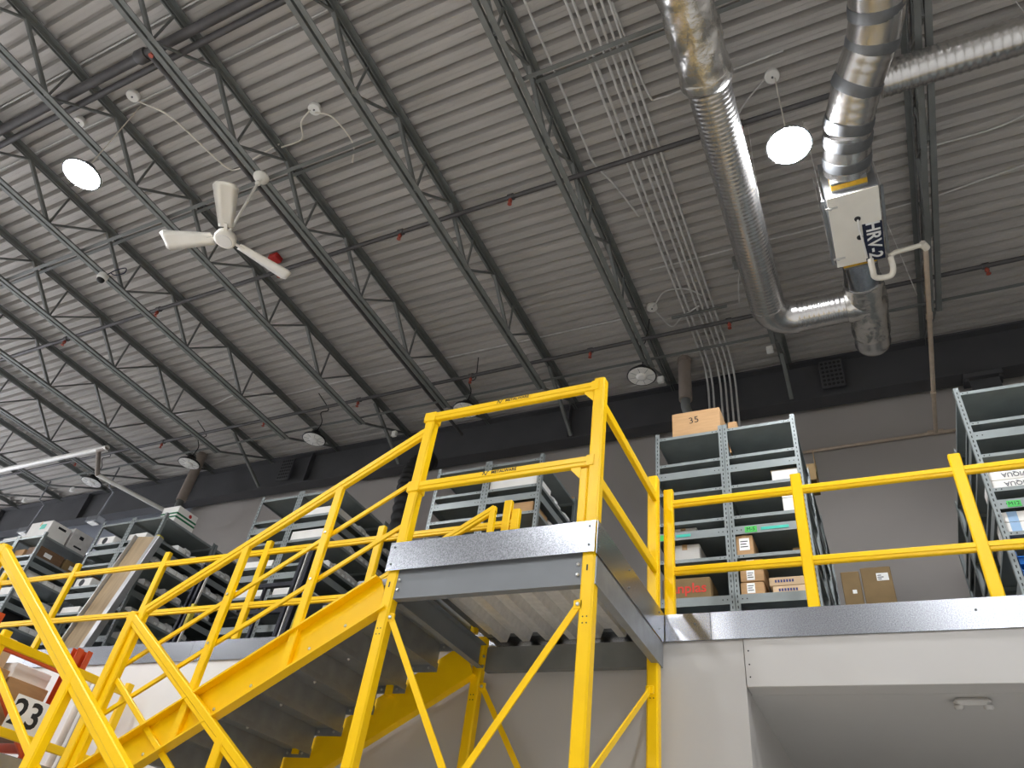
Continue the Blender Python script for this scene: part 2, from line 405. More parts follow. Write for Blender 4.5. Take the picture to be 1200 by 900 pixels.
pipe('conduit', 'second thin silver conduit crossing the roof at top left', 'conduit', [(-11.8,1.97,8.25),(-3.2,1.97,8.25)], 0.012, 'conduit', 6)
pipe('conduit', 'thin silver conduit feeding the row of round lamps', 'conduit', smooth_path([(-13.0,7.6,8.24),(-11.6,7.55,8.24),(-10.6,7.4,8.24),(-9.9,7.7,8.24),(-8.2,7.7,8.24),(-5.8,7.72,8.24),(-2.4,7.75,8.24)], 5), 0.013, 'conduit', 6)
pipe('conduit', 'curved silver conduit right of the conduit bundle', 'conduit', smooth_path([(-1.38,3.1,8.22),(-1.33,4.2,8.22),(-1.2,4.35,8.22),(-0.7,4.33,8.22),(0.2,4.3,8.22)], 5), 0.013, 'conduit', 6)
pipe('conduit', 'thin silver conduit crossing behind the ventilation unit', 'conduit', [(-2.1,6.9,8.24),(0.9,6.9,8.24),(1.6,6.88,8.24),(3.6,6.6,8.24)], 0.012, 'conduit', 6)
pipe('conduit', 'thin curved conduit between joists right of the ventilation unit', 'conduit', smooth_path([(1.5,6.1,8.23),(2.2,6.1,8.23),(2.6,6.0,8.23),(3.2,5.7,8.23)], 4), 0.012, 'conduit', 6)
def junction(label, loc, r=0.085):
    t = thing('junction_box', label, 'junction box', loc)
    q = MB(); q.lathe((0,0,0), [(r*0.92,0.04),(r,0.0),(r,-0.02),(r*0.9,-0.028)], 18); q.build('cover', 'white_paint', t)
    q = MB(); q.lathe((0,0,-0.028), [(0.012,0),(0.012,-0.012)], 8); q.build('screw', 'strap_grey', t)
    return t
junction('white round ceiling box above the left bright lamp', (-7.55,1.87,8.24))
junction('small white round ceiling box near the left bright lamp', (-8.6,1.86,8.24), 0.075)
junction('white round ceiling box between two joists above the fan', (-5.33,2.92,8.24))
junction('white round ceiling box above the right bright lamp', (0.035,4.56,8.24))
junction('pale round ceiling box beside the conduit bundle', (-2.29,7.65,8.24))
pipe('cable', 'white cable looping from the left ceiling box to the joist', 'cable', smooth_path([(-7.5,1.95,8.2),(-7.25,2.3,8.2),(-7.1,3.1,8.2),(-6.95,3.25,8.2),(-6.6,3.2,8.2),(-6.1,3.15,8.2)], 6), 0.012, 'pvc', 6)
pipe('cable', 'white cable drooping from the box above the fan', 'cable', smooth_path([(-5.33,2.95,8.2),(-5.15,3.1,8.2),(-5.12,3.5,8.2),(-5.3,3.75,8.2)], 6), 0.011, 'pvc', 6)
pipe('cable', 'white cable running left from the box above the fan', 'cable', smooth_path([(-5.38,2.9,8.2),(-5.6,3.0,8.2),(-5.75,3.2,8.2),(-6.1,3.2,8.2)], 5), 0.011, 'pvc', 6)
pipe('cable', 'grey cable curving from the lamp box beside the conduits', 'cable', smooth_path([(-2.25,7.7,8.2),(-2.1,8.05,8.15),(-1.9,7.95,8.2),(-1.6,7.8,8.2)], 6), 0.012, 'conduit', 6)
pipe('cable', 'pale cable from the lamp box up into the conduits', 'cable', smooth_path([(-2.25,7.6,8.2),(-2.0,7.35,8.2),(-1.7,7.4,8.2),(-1.5,7.6,8.2)], 6), 0.012, 'conduit', 6)
pipe('cable', 'grey cable at the box over the right bright lamp', 'cable', smooth_path([(-0.05,4.55,8.2),(-0.3,4.75,8.2),(-0.5,5.0,8.2)], 5), 0.011, 'conduit', 6)
tag(cboxm((-0.95,7.05,8.14), (-0.75,7.22,8.27), 0.01).build('electrical_box', 'steel_dark'), 'grey square electrical box left of the duct elbow', 'electrical box')
pipe('cable', 'thin cable hanging from the square electrical box', 'cable', smooth_path([(-0.86,7.15,8.16),(-0.95,7.5,8.15),(-1.02,7.9,8.18)], 5), 0.01, 'conduit', 6)
t = tag(cboxm((-1.62,-0.01,8.1), (-1.50,0.16,8.26), 0.01).build('electrical_box', 'white_paint'), 'white pull box on the conduits at the top edge', 'electrical box')
tag(cboxm((-7.62,4.70,8.17), (-7.45,4.86,8.27), 0.012).build('alarm_box', 'red'), 'small red alarm box on the roof below the fan blade', 'alarm')

# ================================================================== ROUND LAMPS
def lamp_parts(t, on):
    q = MB(); q.lathe((0,0,0), [(0.05,0.17),(0.09,0.16),(0.10,0.09),(0.17,0.06),(0.215,0.03),(0.225,0.0),(0.205,0.0)], 32); q.build('housing', 'black_plastic' if not on else 'strap_grey', t)
    q = MB(); q.lathe((0,0,-0.001), [(0.205,0.002),(0.206,-0.004),(0.2,-0.008)], 32); d = q.build('diffuser', 'lamp_on' if on else 'lens_grey', t)
    if not on:
        q = MB(); q.lathe((0,0,-0.009), [(0.085,0),(0.08,-0.012),(0.05,-0.02)], 20); q.build('centre_cap', 'white_paint', t)
        for k in range(8):
            a = math.pi*k/4; q = MB(); q.bar((0.09*math.cos(a),0.09*math.sin(a),-0.0095), (0.195*math.cos(a),0.195*math.sin(a),-0.0095), 0.005, 0.002, c=0.0003); q.build('divider', 'strap_grey', t)
    q = MB(); q.lathe((0,0,0.17), [(0.02,0.0),(0.02,0.03),(0.008,0.05)], 10); q.build('hook', 'black_plastic', t)
off_labels = ['unlit round lamp hanging right of the yellow gate frame', 'unlit round lamp partly behind the yellow gate top rail', 'unlit round lamp above the shelves left of the stair', 'unlit round lamp overlapping the taupe drain pipe', 'unlit round lamp furthest left near the beam']
for i, x in enumerate((-2.56, -5.62, -8.86, -12.1, -15.1)):
    t = thing('round_lamp', off_labels[i], 'lamp', (x, 8.02, 7.2), 'unlit round lamps in a row')
    lamp_parts(t, False)
    q = MB(); q.tube(smooth_path([(0,0,0.2),(0.02,0.02,0.42),(-0.015,-0.05,0.6),(0.03,0.06,0.75),(0.18 if i < 2 else -0.1,-0.2,0.98)], 5), 0.009, 6); q.build('cord', 'black_rubber', t)
on_labels = ['bright lit round lamp above the left half of the roof', 'bright lit round lamp beside the silver duct at right']
for i, (x, y, z) in enumerate(((-7.62, 2.03, 6.72), (0.06, 4.58, 6.83))):
    t = thing('round_lamp', on_labels[i], 'lamp', (x, y, z), 'lit round lamps')
    lamp_parts(t, True)
    q = MB(); q.tube([(0,0,0.2),(0,0,DECKZ+0.02-z)], 0.007, 6); q.build('cord', 'pvc', t)
far = ['lit round lamp behind the photographer, ' + w_ for w_ in ('nearest left of the stairs', 'nearest right of the stairs', 'nearest the left rack aisle', 'rear row above the middle aisle', 'rear row above the right aisle', 'rear row above the left aisle', 'near the window wall', 'close to the right wall', 'furthest left before the mezzanine')]
for i, (x, y) in enumerate(((-4.2,-2.0),(1.5,-1.5),(-10.5,-2.5),(-4.2,-6.5),(2.5,-6.5),(-11,-7),(-17,-2.0),(5.4,1.0),(-18.5,3.5))):  # lamps added out of view to brighten the roof and walls
    t = thing('round_lamp', far[i], 'lamp', (x, y, 6.8), 'lit round lamps behind the photographer')
    lamp_parts(t, True)
    q = MB(); q.tube([(0,0,0.2),(0,0,1.49)], 0.007, 6); q.build('cord', 'pvc', t)

# ================================================================== CEILING FAN
fan = thing('ceiling_fan', 'white three-blade ceiling fan hanging on a rod', 'fan', (-6.12, 3.18, 6.26))
q = MB(); q.lathe((0,0,1.23), [(0.03,-0.1),(0.06,-0.06),(0.10,-0.02),(0.105,0.0),(0.09,0.02)], 24); q.build('canopy', 'cream', fan)
tubem([(0,0,0.05),(0,0,1.18)], 0.017, 10).build('rod', 'cream', fan)
q = MB(); q.lathe((0,0,1.09), [(0.025,-0.02),(0.035,0),(0.035,0.03),(0.02,0.05)], 14); q.build('rod_collar', 'cream', fan)
q = MB(); q.lathe((0,0,0), [(0.10,-0.05),(0.125,-0.045),(0.13,-0.01),(0.12,0.04),(0.07,0.07),(0.03,0.1)], 28); h = q.build('motor', 'cream', fan)
q = MB(); q.lathe((0,0,-0.05), [(0.095,0),(0.09,-0.006)], 28); q.build('badge_plate', 'white_paint', h)
for ang in (-47, 197, 65):
    a = math.radians(ang); d = Vector((math.cos(a), math.sin(a), 0)); s = Vector((-math.sin(a), math.cos(a), 0)); u = Vector((0,0,1))
    q = MB(); NS = 12; vs = []
    for k in range(NS+1):
        t_ = k/NS; r = 0.17 + 0.66*t_; wd = (0.078 + 0.062*t_) * (1.0 if t_ < 0.93 else 1.0-(t_-0.93)*4); ptch = 0.22
        c = d*r
        for off, th in ((-1, 0), (-0.35, 0.010), (0.35, 0.010), (1, 0), (0.35, -0.004), (-0.35, -0.004)):
            vs.append(c + s*(off*wd) + u*(off*wd*ptch + th + 0.015*(1-off*off)))
    fs = []
    for k in range(NS):
        for i in range(6):
            j = (i+1) % 6; fs.append((k*6+i, k*6+j, k*6+6+j, k*6+6+i))
    fs += [tuple(range(5,-1,-1)), tuple(NS*6+i for i in range(6))]
    q.add(vs, fs, True); b = q.build('blade', 'cream', fan)
    barm(d*0.09, d*0.24, 0.04, 0.012).build('blade_arm', 'cream', b)

# dome camera on a joist
t = thing('dome_camera', 'white dome camera on the joist left of the fan', 'camera', (-9.75, 3.70, 7.40))
q = MB(); q.lathe((0,0,0), [(0.075,0.08),(0.08,0.02),(0.075,0.0),(0.06,-0.02)], 22); q.build('housing', 'white_paint', t)
q = MB(); q.lathe((0,0,-0.02), [(0.058,0.0),(0.052,-0.03),(0.035,-0.05),(0.012,-0.058)], 18); q.build('dome', 'black_plastic', t)
tubem(smooth_path([(0.06,0,0.05),(0.14,0.05,0.2),(0.26,0.1,0.25),(0.32,0.1,0.12),(0.22,0.05,0.05),(0.12,0.02,0.1)], 5), 0.008, 6).build('cable', 'navy', t)

# perforated panels on the beam, small sensors
def perf(label, x):
    t = thing('perforated_panel', label, 'panel', (x, 9.49, 7.82))
    q = MB(); q.cbox((-0.17,-0.01,-0.27), (0.17,0.02,0.27), 0.004); q.build('plate', 'steel_beam', t)
    for i in range(5):
        for j in range(6):
            q = MB(); q.lathe(((i-2)*0.062, -0.012, (j-2.5)*0.084), [(0.024,0.0),(0.024,-0.004),(0.018,-0.005)], 10, (0,1,0)); q.build('hole', 'ink', t)
perf('dark panel of round holes on the beam near the ducts', 0.04)
perf('dark panel of round holes on the beam above the left shelves', -11.0)
def sensor(label, loc):
    t = thing('ceiling_sensor', label, 'sensor', loc)
    cboxm((-0.05,-0.035,-0.06), (0.05,0.035,0.06), 0.012).build('body', 'white_paint', t)
    q = MB(); q.lathe((0,-0.036,0), [(0.02,0),(0.014,-0.008)], 12, (0,1,0)); q.build('lens', 'lens_grey', t)
sensor('small white sensor beside the lamp right of the gate', (-2.43, 8.6, 7.57))
sensor('small white sensor near the stair top rail at the joist end', (-7.55, 8.65, 7.52))
sensor('small white sensor right of the leftmost lamp', (-17.0, 8.7, 7.70))
sensor('small white sensor at the far left beam', (-18.8, 8.7, 7.65))
sensor('small white box under the beam by the duct branch', (-0.75, 8.7, 7.85))

# ================================================================== DUCTS AND VENTILATION UNIT
def ribbed(pts, r, pitch=0.045, amp=0.006, seg=28):
    P = [Vector(p) for p in pts]; out = []; rs = []
    for a, b in zip(P[:-1], P[1:]):
        L = (b-a).length; n = max(1, int(L/(pitch/4)))
        for k in range(n):
            out.append(a.lerp(b, k/n))
    out.append(P[-1]); s = 0.0
    for i in range(len(out)):
        if i: s += (out[i]-out[i-1]).length
        ph = (s/pitch) % 1.0
        rs.append(r + (amp if ph < 0.25 else 0.0))
    q = MB(); q.tube(out, rs, seg); return q
def crinkled(pts, r, amp, seg=36, step=0.03, seed=1):
    rnd = random.Random(seed); P = [Vector(p) for p in pts]; out = []
    for a, b in zip(P[:-1], P[1:]):
        n = max(1, int((b-a).length/step))
        for k in range(n): out.append(a.lerp(b, k/n))
    out.append(P[-1]); q = MB(); q.tube(out, r, seg, caps=True)
    n = len(out); ph = [(rnd.uniform(0,6.28), rnd.randint(1,7), rnd.uniform(2,22)) for _ in range(12)]
    for i in range(n):
        for k in range(seg):
            a = 2*math.pi*k/seg; dsp = sum(math.sin(p[1]*a + p[2]*i*step + p[0]) for p in ph)/12*amp*2 + rnd.uniform(-1,1)*amp*0.35
            v = Vector(q.v[i*seg+k]); d = (v-out[i]).normalized(); q.v[i*seg+k] = tuple(v + d*dsp)
    for c0 in (n*seg, n*seg+seg):
        pass
    return q
d1 = thing('long_duct', 'long ribbed silver duct running under the roof with an elbow', 'duct', (0, 0, 0))
ZD = 6.7
ribbed([(-0.53, 3.52, ZD), (-0.53, 6.62, ZD)], 0.20, 0.05, 0.005).build('ribbed_section', 'duct', d1)
crinkled([(-0.53,-1.0,ZD),(-0.53,3.3,ZD),(-0.53,3.5,ZD)], 0.235, 0.016, seed=2).build('foil_wrap', 'foil', d1)
q = MB(); q.lathe((-0.53,3.52,ZD), [(0.245,-0.06),(0.25,0.0),(0.225,0.05),(0.205,0.07)], 28, (0,1,0)); q.build('foil_collar', 'foil', d1)
el = [(-0.53, 6.6, ZD)] + [(-0.53+0.3*(1-math.cos(a)), 6.62+0.3*math.sin(a), ZD) for a in [math.pi/2*k/10 for k in range(0, 11)]]
crinkled(el, 0.205, 0.006, step=0.04, seed=4).build('elbow', 'duct', d1)
ribbed([(-0.24, 6.92, ZD), (0.34, 6.92, ZD)], 0.19, 0.055, 0.006).build('ribbed_section', 'duct', d1)
for y in (2.2, 5.0):
    for sx in (-0.2, 0.2): tubem([(-0.53+sx, y, ZD), (-0.53+sx, y, 8.25)], 0.004, 5).build('hanger_rod', 'conduit', d1)

hv = thing('ventilation_unit', 'white box ventilation unit lettered HRV-2 hung among ducts', 'ventilation unit', (0.55, 5.68, 6.6))
x0, x1, y0, y1, hh = -0.25, 0.25, -0.50, 0.50, 0.62
cboxm((x0, y0, 0.012), (x1, y1, hh), 0.006).build('casing', 'galv_dull', hv)
door = cboxm((x0+0.005, y0+0.005, -0.006), (x1-0.003, y1-0.005, 0.012), 0.004).build('access_door', 'cream', hv)
for y in (-0.36, 0.36):
    q = MB(); q.box((x0-0.02, y-0.015, -0.014), (x0+0.1, y+0.01, -0.006)); q.lathe((x0+0.03, y, -0.014), [(0.014,0),(0.014,-0.012)], 10); q.build('latch', 'conduit', door)
for y in (-0.14, 0.12):
    q = MB(); q.lathe((0.02, y, -0.006), [(0.032,0),(0.03,-0.012),(0.018,-0.02)], 16); q.build('drain_port', 'black_plastic', door)
tubem(smooth_path([(0.02,-0.14,-0.02),(0.02,-0.05,-0.06),(0.04,0.15,-0.08),(0.06,0.40,-0.05)], 5), 0.011, 8).build('drain_hose', 'lens_grey', hv)
pn = boxm((0.055, -0.045, -0.010), (0.246, 0.494, -0.006)).build('name_panel', 'navy', hv)
text_part('lettering', 'HRV-2', 0.192, 'label_white', pn, (0.150, 0.205, -0.0115), (0,1,0), (1,0,0), bold=0.004)
q = MB(); q.box((x0+0.07, y0-0.12, 0.06), (x1-0.09, y0, 0.5)); q.build('duct_collar', 'galv_dull', hv)
q = MB(); q.box((x0+0.068, y0-0.09, 0.055), (x1-0.088, y0-0.03, 0.505)); q.build('seal_tape', 'tape_yellow', hv)
q = MB(); q.box((x0+0.07, y1, 0.03), (x1-0.09, y1+0.08, 0.46)); q.build('duct_collar', 'galv_dull', hv)
q = MB(); q.box((x0+0.068, y1+0.005, 0.025), (x1-0.088, y1+0.05, 0.465)); q.build('seal_tape', 'tape_yellow', hv)
for sx in (x0-0.03, x1+0.03):
    for y in (-0.42, 0.42): tubem([(sx, y, 0.05), (sx, y, 1.66)], 0.005, 6).build('hanger_rod', 'conduit', hv)
    barm((sx, -0.46, 0.03), (sx, 0.46, 0.03), 0.03, 0.03).build('support_angle', 'galv_dull', hv)

# duct from the front of the unit, kinked, up to the top of the picture
def mp(mx, my, z): return (mx*z, my*z, z)
md = thing('supply_duct', 'taped silver duct rising from the front of the ventilation unit', 'duct', (0,0,0))
A = (0.55, 5.08, 6.86); B = (0.60, 4.72, 6.88); C = (0.75, 4.20, 6.95); D = (0.92, 3.85, 7.0); E_ = (0.98, 3.3, 7.0); F_ = (0.98, -1.0, 7.0)
crinkled([A, B, (0.61, 4.62, 6.885)], 0.225, 0.006, seed=8).build('boot', 'duct', md)
ribbed([(0.61,4.62,6.885), C, D], 0.225, 0.09, 0.004).build('offset_section', 'duct', md)
ribbed([D, (0.975,3.62,7.0), E_], 0.23, 0.3, 0.002).build('smooth_section', 'duct', md)
ribbed([E_, F_], 0.23, 0.05, 0.006).build('ribbed_section', 'duct', md)
for (p, d) in ((B, (0.2,-0.9,0.05)), ((0.63,4.55,6.89), (0.3,-0.9,0.1)), (C, (0.5,-0.8,0.1)), (D, (0.3,-0.9,0.05)), ((0.97,3.55,7.0), (0.1,-1,0)), ((0.57,4.95,6.87),(0.1,-1,0.05))):
    q = MB(); q.lathe(p, [(0.233,-0.055),(0.238,0.0),(0.233,0.055)], 28, d); q.build('tape_band', 'strap_grey', md)
bd = thing('branch_duct', 'ribbed silver duct branching off to the right edge', 'duct', (0,0,0))
ribbed([(0.98, 4.42, 7.22), (6.2, 4.42, 7.22)], 0.17, 0.075, 0.007, 24).build('ribbed_section', 'duct', bd)
for x in (2.2, 4.2): tubem([(x,4.25,7.2),(x,4.25,8.25)], 0.004, 5).build('hanger_rod', 'conduit', bd)
# discharge end below the unit
dd = thing('discharge_duct', 'foil wrapped stub duct with rounded end below the ventilation unit', 'duct', (0,0,0))
q = MB(); rings = []
for k in range(7):
    t_ = k/6; ring = []
    for i in range(24):
        a = 2*math.pi*i/24; cx, sz = math.cos(a), math.sin(a)
        sq = max(abs(cx), abs(sz)); rx = (0.17/sq)*(1-t_) + 0.2*t_; rz = (0.2/sq)*(1-t_) + 0.2*t_
        ring.append((0.55+cx*rx, 6.26+0.34*t_, (6.845)*(1-t_)+6.72*t_ + sz*rz))
    rings += ring
q.add(rings, [(k*24+i, k*24+24+i, k*24+24+(i+1)%24, k*24+(i+1)%24) for k in range(6) for i in range(24)], True)
q.build('transition', 'galv', dd)
crinkled([(0.55,6.58,6.72),(0.57,7.0,6.70),(0.57,7.45,6.70)], 0.215, 0.014, seed=11).build('foil_wrap', 'foil', dd)
crinkled([(0.33,6.92,6.7),(0.6,6.92,6.7)], 0.205, 0.014, seed=13).build('foil_saddle', 'foil', dd)
q = MB(); q.lathe((0.57,7.45,6.70), [(0.20,-0.05),(0.205,0.12),(0.21,0.16),(0.205,0.22),(0.19,0.26),(0.14,0.27)], 32, (0,1,0)); q.build('end_cap', 'duct', dd)

# white drain pipe from the unit to the back wall
dp = thing('drain_pipe', 'white plastic drain pipe with trap running from the unit to the wall', 'pipe', (0,0,0))
tubem(smooth_path([(0.64,6.10,6.54),(0.64,6.17,6.44),(0.66,6.26,6.40),(0.80,6.28,6.40),(0.84,6.22,6.44),(0.84,6.16,6.56)], 6), 0.032, 12).build('trap', 'pvc', dp)
tubem([(0.84,6.16,6.58),(0.9,6.16,6.62),(1.14,6.17,6.65),(1.20,6.22,6.66)], 0.028, 12).build('pipe', 'pvc', dp)
q = MB(); q.lathe((1.19,6.2,6.66), [(0.038,-0.05),(0.04,0.0),(0.038,0.05)], 14, (0.5,1,0)); q.build('elbow', 'pvc', dp)
tubem([(1.20,6.22,6.66),(1.22,9.86,6.71)], 0.028, 12).build('long_run', 'pvc_aged', dp)
for y in (7.35, 8.9):
    q = MB(); q.lathe((1.208,y,6.68), [(0.036,-0.05),(0.036,0.05)], 14, (0,1,0)); q.build('coupling', 'pvc_aged', dp)
q = MB(); q.lathe((1.22,9.86,6.72), [(0.038,-0.1),(0.038,0.1)], 14, (1,0,0)); q.build('tee', 'pvc_aged', dp)
for y in (7.0,): tubem([(1.1,y,6.72),(0.75,5.6,8.25)], 0.004, 5).build('hanger_rod', 'conduit', dp)
pipe('wall_pipe', 'thin taupe pipe running level along the back wall', 'pipe', [(-0.9,9.86,6.68),(3.5,9.86,6.74)], 0.026, 'pvc_aged')

# vent pipes beside the beam
def vent_pipe(label, x, y, ztop, zbot, bend):
    t = thing('vent_pipe', label, 'pipe', (x, y, 0))
    tubem([(0,0,ztop),(0,0,zbot)], 0.105, 20).build('sleeve', 'pipe_taupe', t)
    q = MB(); q.lathe((0,0,ztop-0.1), [(0.115,-0.03),(0.115,0.03)], 20); q.build('sleeve_ring', 'pipe_taupe', t)
    tubem(smooth_path([(0,0,zbot+0.02),(0,0.0,zbot-0.15),(0.05*bend,0.12,zbot-0.35),(0.1*bend,0.35,zbot-0.5)], 6), 0.075, 16).build('elbow', 'steel_dark', t)
vent_pipe('taupe vent pipe standing beside the conduit bundle', -2.14, 9.0, 8.32, 7.4, 1)
vent_pipe('taupe vent pipe at the left end of the wall', -13.25, 9.0, 8.32, 7.05, -1)
# black ribbed hose
pts = [(-7.05,8.9,4.8),(-7.08,8.9,5.6),(-7.12,8.9,6.2),(-7.13,8.9,6.6),(-7.08,8.98,6.95),(-7.0,9.2,7.2)]
sp = smooth_path(pts, 14); rs = [0.17 + (0.016 if (k//2) % 2 else 0.0) for k in range(len(sp))]
t = thing('flexible_hose', 'fat black ribbed hose rising behind the stair rail', 'hose', (0,0,0))
q = MB(); q.tube(sp, rs, 20); q.build('hose', 'black_rubber', t)
q = MB(); q.lathe((-7.05,8.9,4.8), [(0.2,-0.05),(0.2,0.05)], 20); q.build('hose_clamp', 'strap_grey', t)
# grey roof drain pipes at the far left
dr = thing('roof_drain_pipe', 'pale grey drain pipe hung under the joists at far left', 'pipe', (0,0,0))
tubem([(-22,7.2,7.36),(-13.7,7.2,7.33)], 0.055, 12).build('level_run', 'lens_grey', dr)
tubem([(-13.7,7.2,7.33),(-13.95,7.2,7.3),(-14.35,7.65,7.05)], 0.05, 12).build('elbow', 'pipe_taupe', dr)
tubem([(-14.35,7.65,7.05),(-13.32,8.98,6.72)], 0.045, 12).build('sloping_run', 'lens_grey', dr)
# cable tray lines in the recess at far left
for i, (y, z, r, nm) in enumerate(((10.6,7.35,0.05,'blue-grey pipe under the beam at far left, upper'), (10.8,7.1,0.07,'dark pipe under the beam at far left, lower'), (10.4,6.95,0.03,'thin pale pipe under the beam at far left'))):
    pipe('service_pipe', nm, 'pipe', [(-23,y,z),(-14.8,y,z)], r, ('wall_cool','navy_black','aluminium')[i])
for i, x in enumerate((-18.9, -16.3)):
    t = thing('pendant_bracket', ('slim bent conduit dropping to a dark box at far left', 'slim bent conduit dropping to a dark box left of the drain pipe')[i], 'bracket', (x, 9.2, 7.0))
    tubem([(0.35,-0.3,1.30),(0.35,-0.3,0.75),(0.3,-0.1,0.72),(0,0.0,0.1)], 0.02, 8).build('conduit', 'strap_grey', t)
    cboxm((-0.2,-0.1,-0.02), (0.2,0.12,0.12), 0.01).build('box', 'strap_grey', t)
    cboxm((-0.12,-0.09,-0.05), (0.1,0.08,-0.02), 0.008).build('lens', 'white_paint', t)

# ================================================================== ACCESS PLATFORM
PX0, PX1, PY0 = -3.11, -1.60, 4.0
pf = thing('access_platform', 'raised landing with galvanised edge on yellow braced posts', 'platform', (-2.35, 4.75, FLOOR))
def part(mb, name, material, parent, off=(2.35, -4.75, 1.6)):
    mb.v = [(x+off[0], y+off[1], z+off[2]) for x, y, z in mb.v]
    return mb.build(name, material, parent)
def P(mb, name, material): return part(mb, name, material, pf)
def channel(p0, p1, w, h, t, out, up=(0,0,1)):
    """C channel; out=+1/-1 side the flanges point to"""
    q = MB(); o = out*w
    pts = [(0,-h/2),(o,-h/2),(o,-h/2+t),(out*t,-h/2+t),(out*t,h/2-t),(o,h/2-t),(o,h/2),(0,h/2)]
    if out < 0: pts = pts[::-1]
    q.prof(p0, p1, pts, up); return q
for (x, y, zt) in ((PX0, PY0, 3.60), (PX1, PY0, 3.62), (PX0, 5.40, 2.20), (PX1, 5.40, 3.60)):
    p_ = P(barm((x, y, FLOOR+0.012), (x, y, zt), 0.09, 0.09, up=(0,1,0)), 'post', 'yellow')
    P(cboxm((x-0.1,y-0.1,FLOOR), (x+0.1,y+0.1,FLOOR+0.012), 0.003), 'base_plate', 'yellow')
    for zz in (2.05,):
        q = MB(); q.box((x-0.008, y-0.047, zz-0.03), (x+0.002, y-0.0445, zz+0.01)); P(q, 'slot', 'ink')
        for dz in (-0.33, -0.37):
            for dx in (-0.013, 0.013):
                q = MB(); q.lathe((x+dx, y-0.045, zz+dz), [(0.005,0),(0.005,-0.001)], 8, (0,1,0)); P(q, 'hole', 'ink')
P(barm((PX1-0.075, PY0-0.012, BAND-0.1), (PX1-0.075, PY0-0.012, 2.80), 0.06, 0.06, up=(0,1,0)), 'gate_post', 'yellow')
# edge bands
q = MB(); q.box((PX0-0.06, PY0-0.062, 2.14), (PX1+0.045, PY0-0.058, BAND)); q.box((PX0-0.06, PY0-0.058, BAND-0.004), (PX1+0.045, PY0-0.02, BAND)); P(q, 'edge_band', 'galv')
q = MB(); q.box((PX1+0.056, PY0-0.062, 2.13), (PX1+0.060, MF-0.02, BAND)); q.box((PX1+0.02, PY0-0.02, BAND-0.004), (PX1+0.056, MF-0.02, BAND)); P(q, 'edge_band', 'galv')
for x in (PX0-0.02, PX1+0.005):
    for z in (2.19, 2.325):
        q = MB(); q.lathe((x, PY0-0.062, z), [(0.008,0),(0.008,-0.004),(0.004,-0.007)], 8, (0,1,0)); P(q, 'screw', 'steel_dark')
for y in (PY0-0.02, 4.6, 5.35):
    for z in (2.19, 2.325):
        q = MB(); q.lathe((PX1+0.06, y, z), [(0.008,0),(0.008,0.004),(0.004,0.007)], 8, (1,0,0)); P(q, 'screw', 'steel_dark')
# beams
P(channel((PX0+0.045, PY0-0.03, 2.045), (PX1-0.045, PY0-0.03, 2.045), 0.06, 0.22, 0.008, -1), 'front_beam', 'platform_grey')
P(channel((PX0+0.01, PY0+0.05, 2.03), (PX0+0.01, 5.35, 2.03), 0.06, 0.2, 0.008, 1), 'side_beam', 'platform_grey')
P(channel((PX1+0.054, PY0-0.03, 2.03), (PX1+0.054, 5.47, 2.03), 0.06, 0.19, 0.008, -1), 'side_beam', 'galv_dull')
P(channel((PX0+0.045, 5.42, 2.03), (PX1-0.045, 5.42, 2.03), 0.06, 0.2, 0.008, -1), 'rear_beam', 'steel_dark')
for x in (PX0+0.07, PX1-0.07):
    for z in (2.0, 2.07):
        q = MB(); q.lathe((x, PY0-0.034, z), [(0.012,0),(0.012,-0.008),(0.006,-0.012)], 6, (0,1,0)); P(q, 'bolt', 'bolt')
for z in (2.0, 2.08):
    for dx in (-0.05, 0.06):
        q = MB(); q.lathe((PX0+dx, 5.36, z-0.05), [(0.012,0),(0.012,-0.01)], 6, (0,1,0)); P(q, 'bolt', 'bolt')
# ribbed deck pan, ribs along Y
q = MB(); pr = []; x = PX0+0.05; k = 0
while x < PX1-0.05:
    pr += [(x,2.235),(x+0.10,2.235),(x+0.125,2.16),(x+0.185,2.16),(x+0.21,2.235)]; x += 0.21
n = len(pr); q.add([(a, y, z) for y in (PY0+0.03, 5.40) for a, z in pr], [(i, n+i, n+i+1, i+1) for i in range(n-1)]); P(q, 'deck_pan', 'galv_bright')
P(cboxm((PX0-0.03, PY0-0.02, 2.245), (PX1+0.04, 5.5, MEZ), 0.003), 'floor_plate', 'platform_grey')
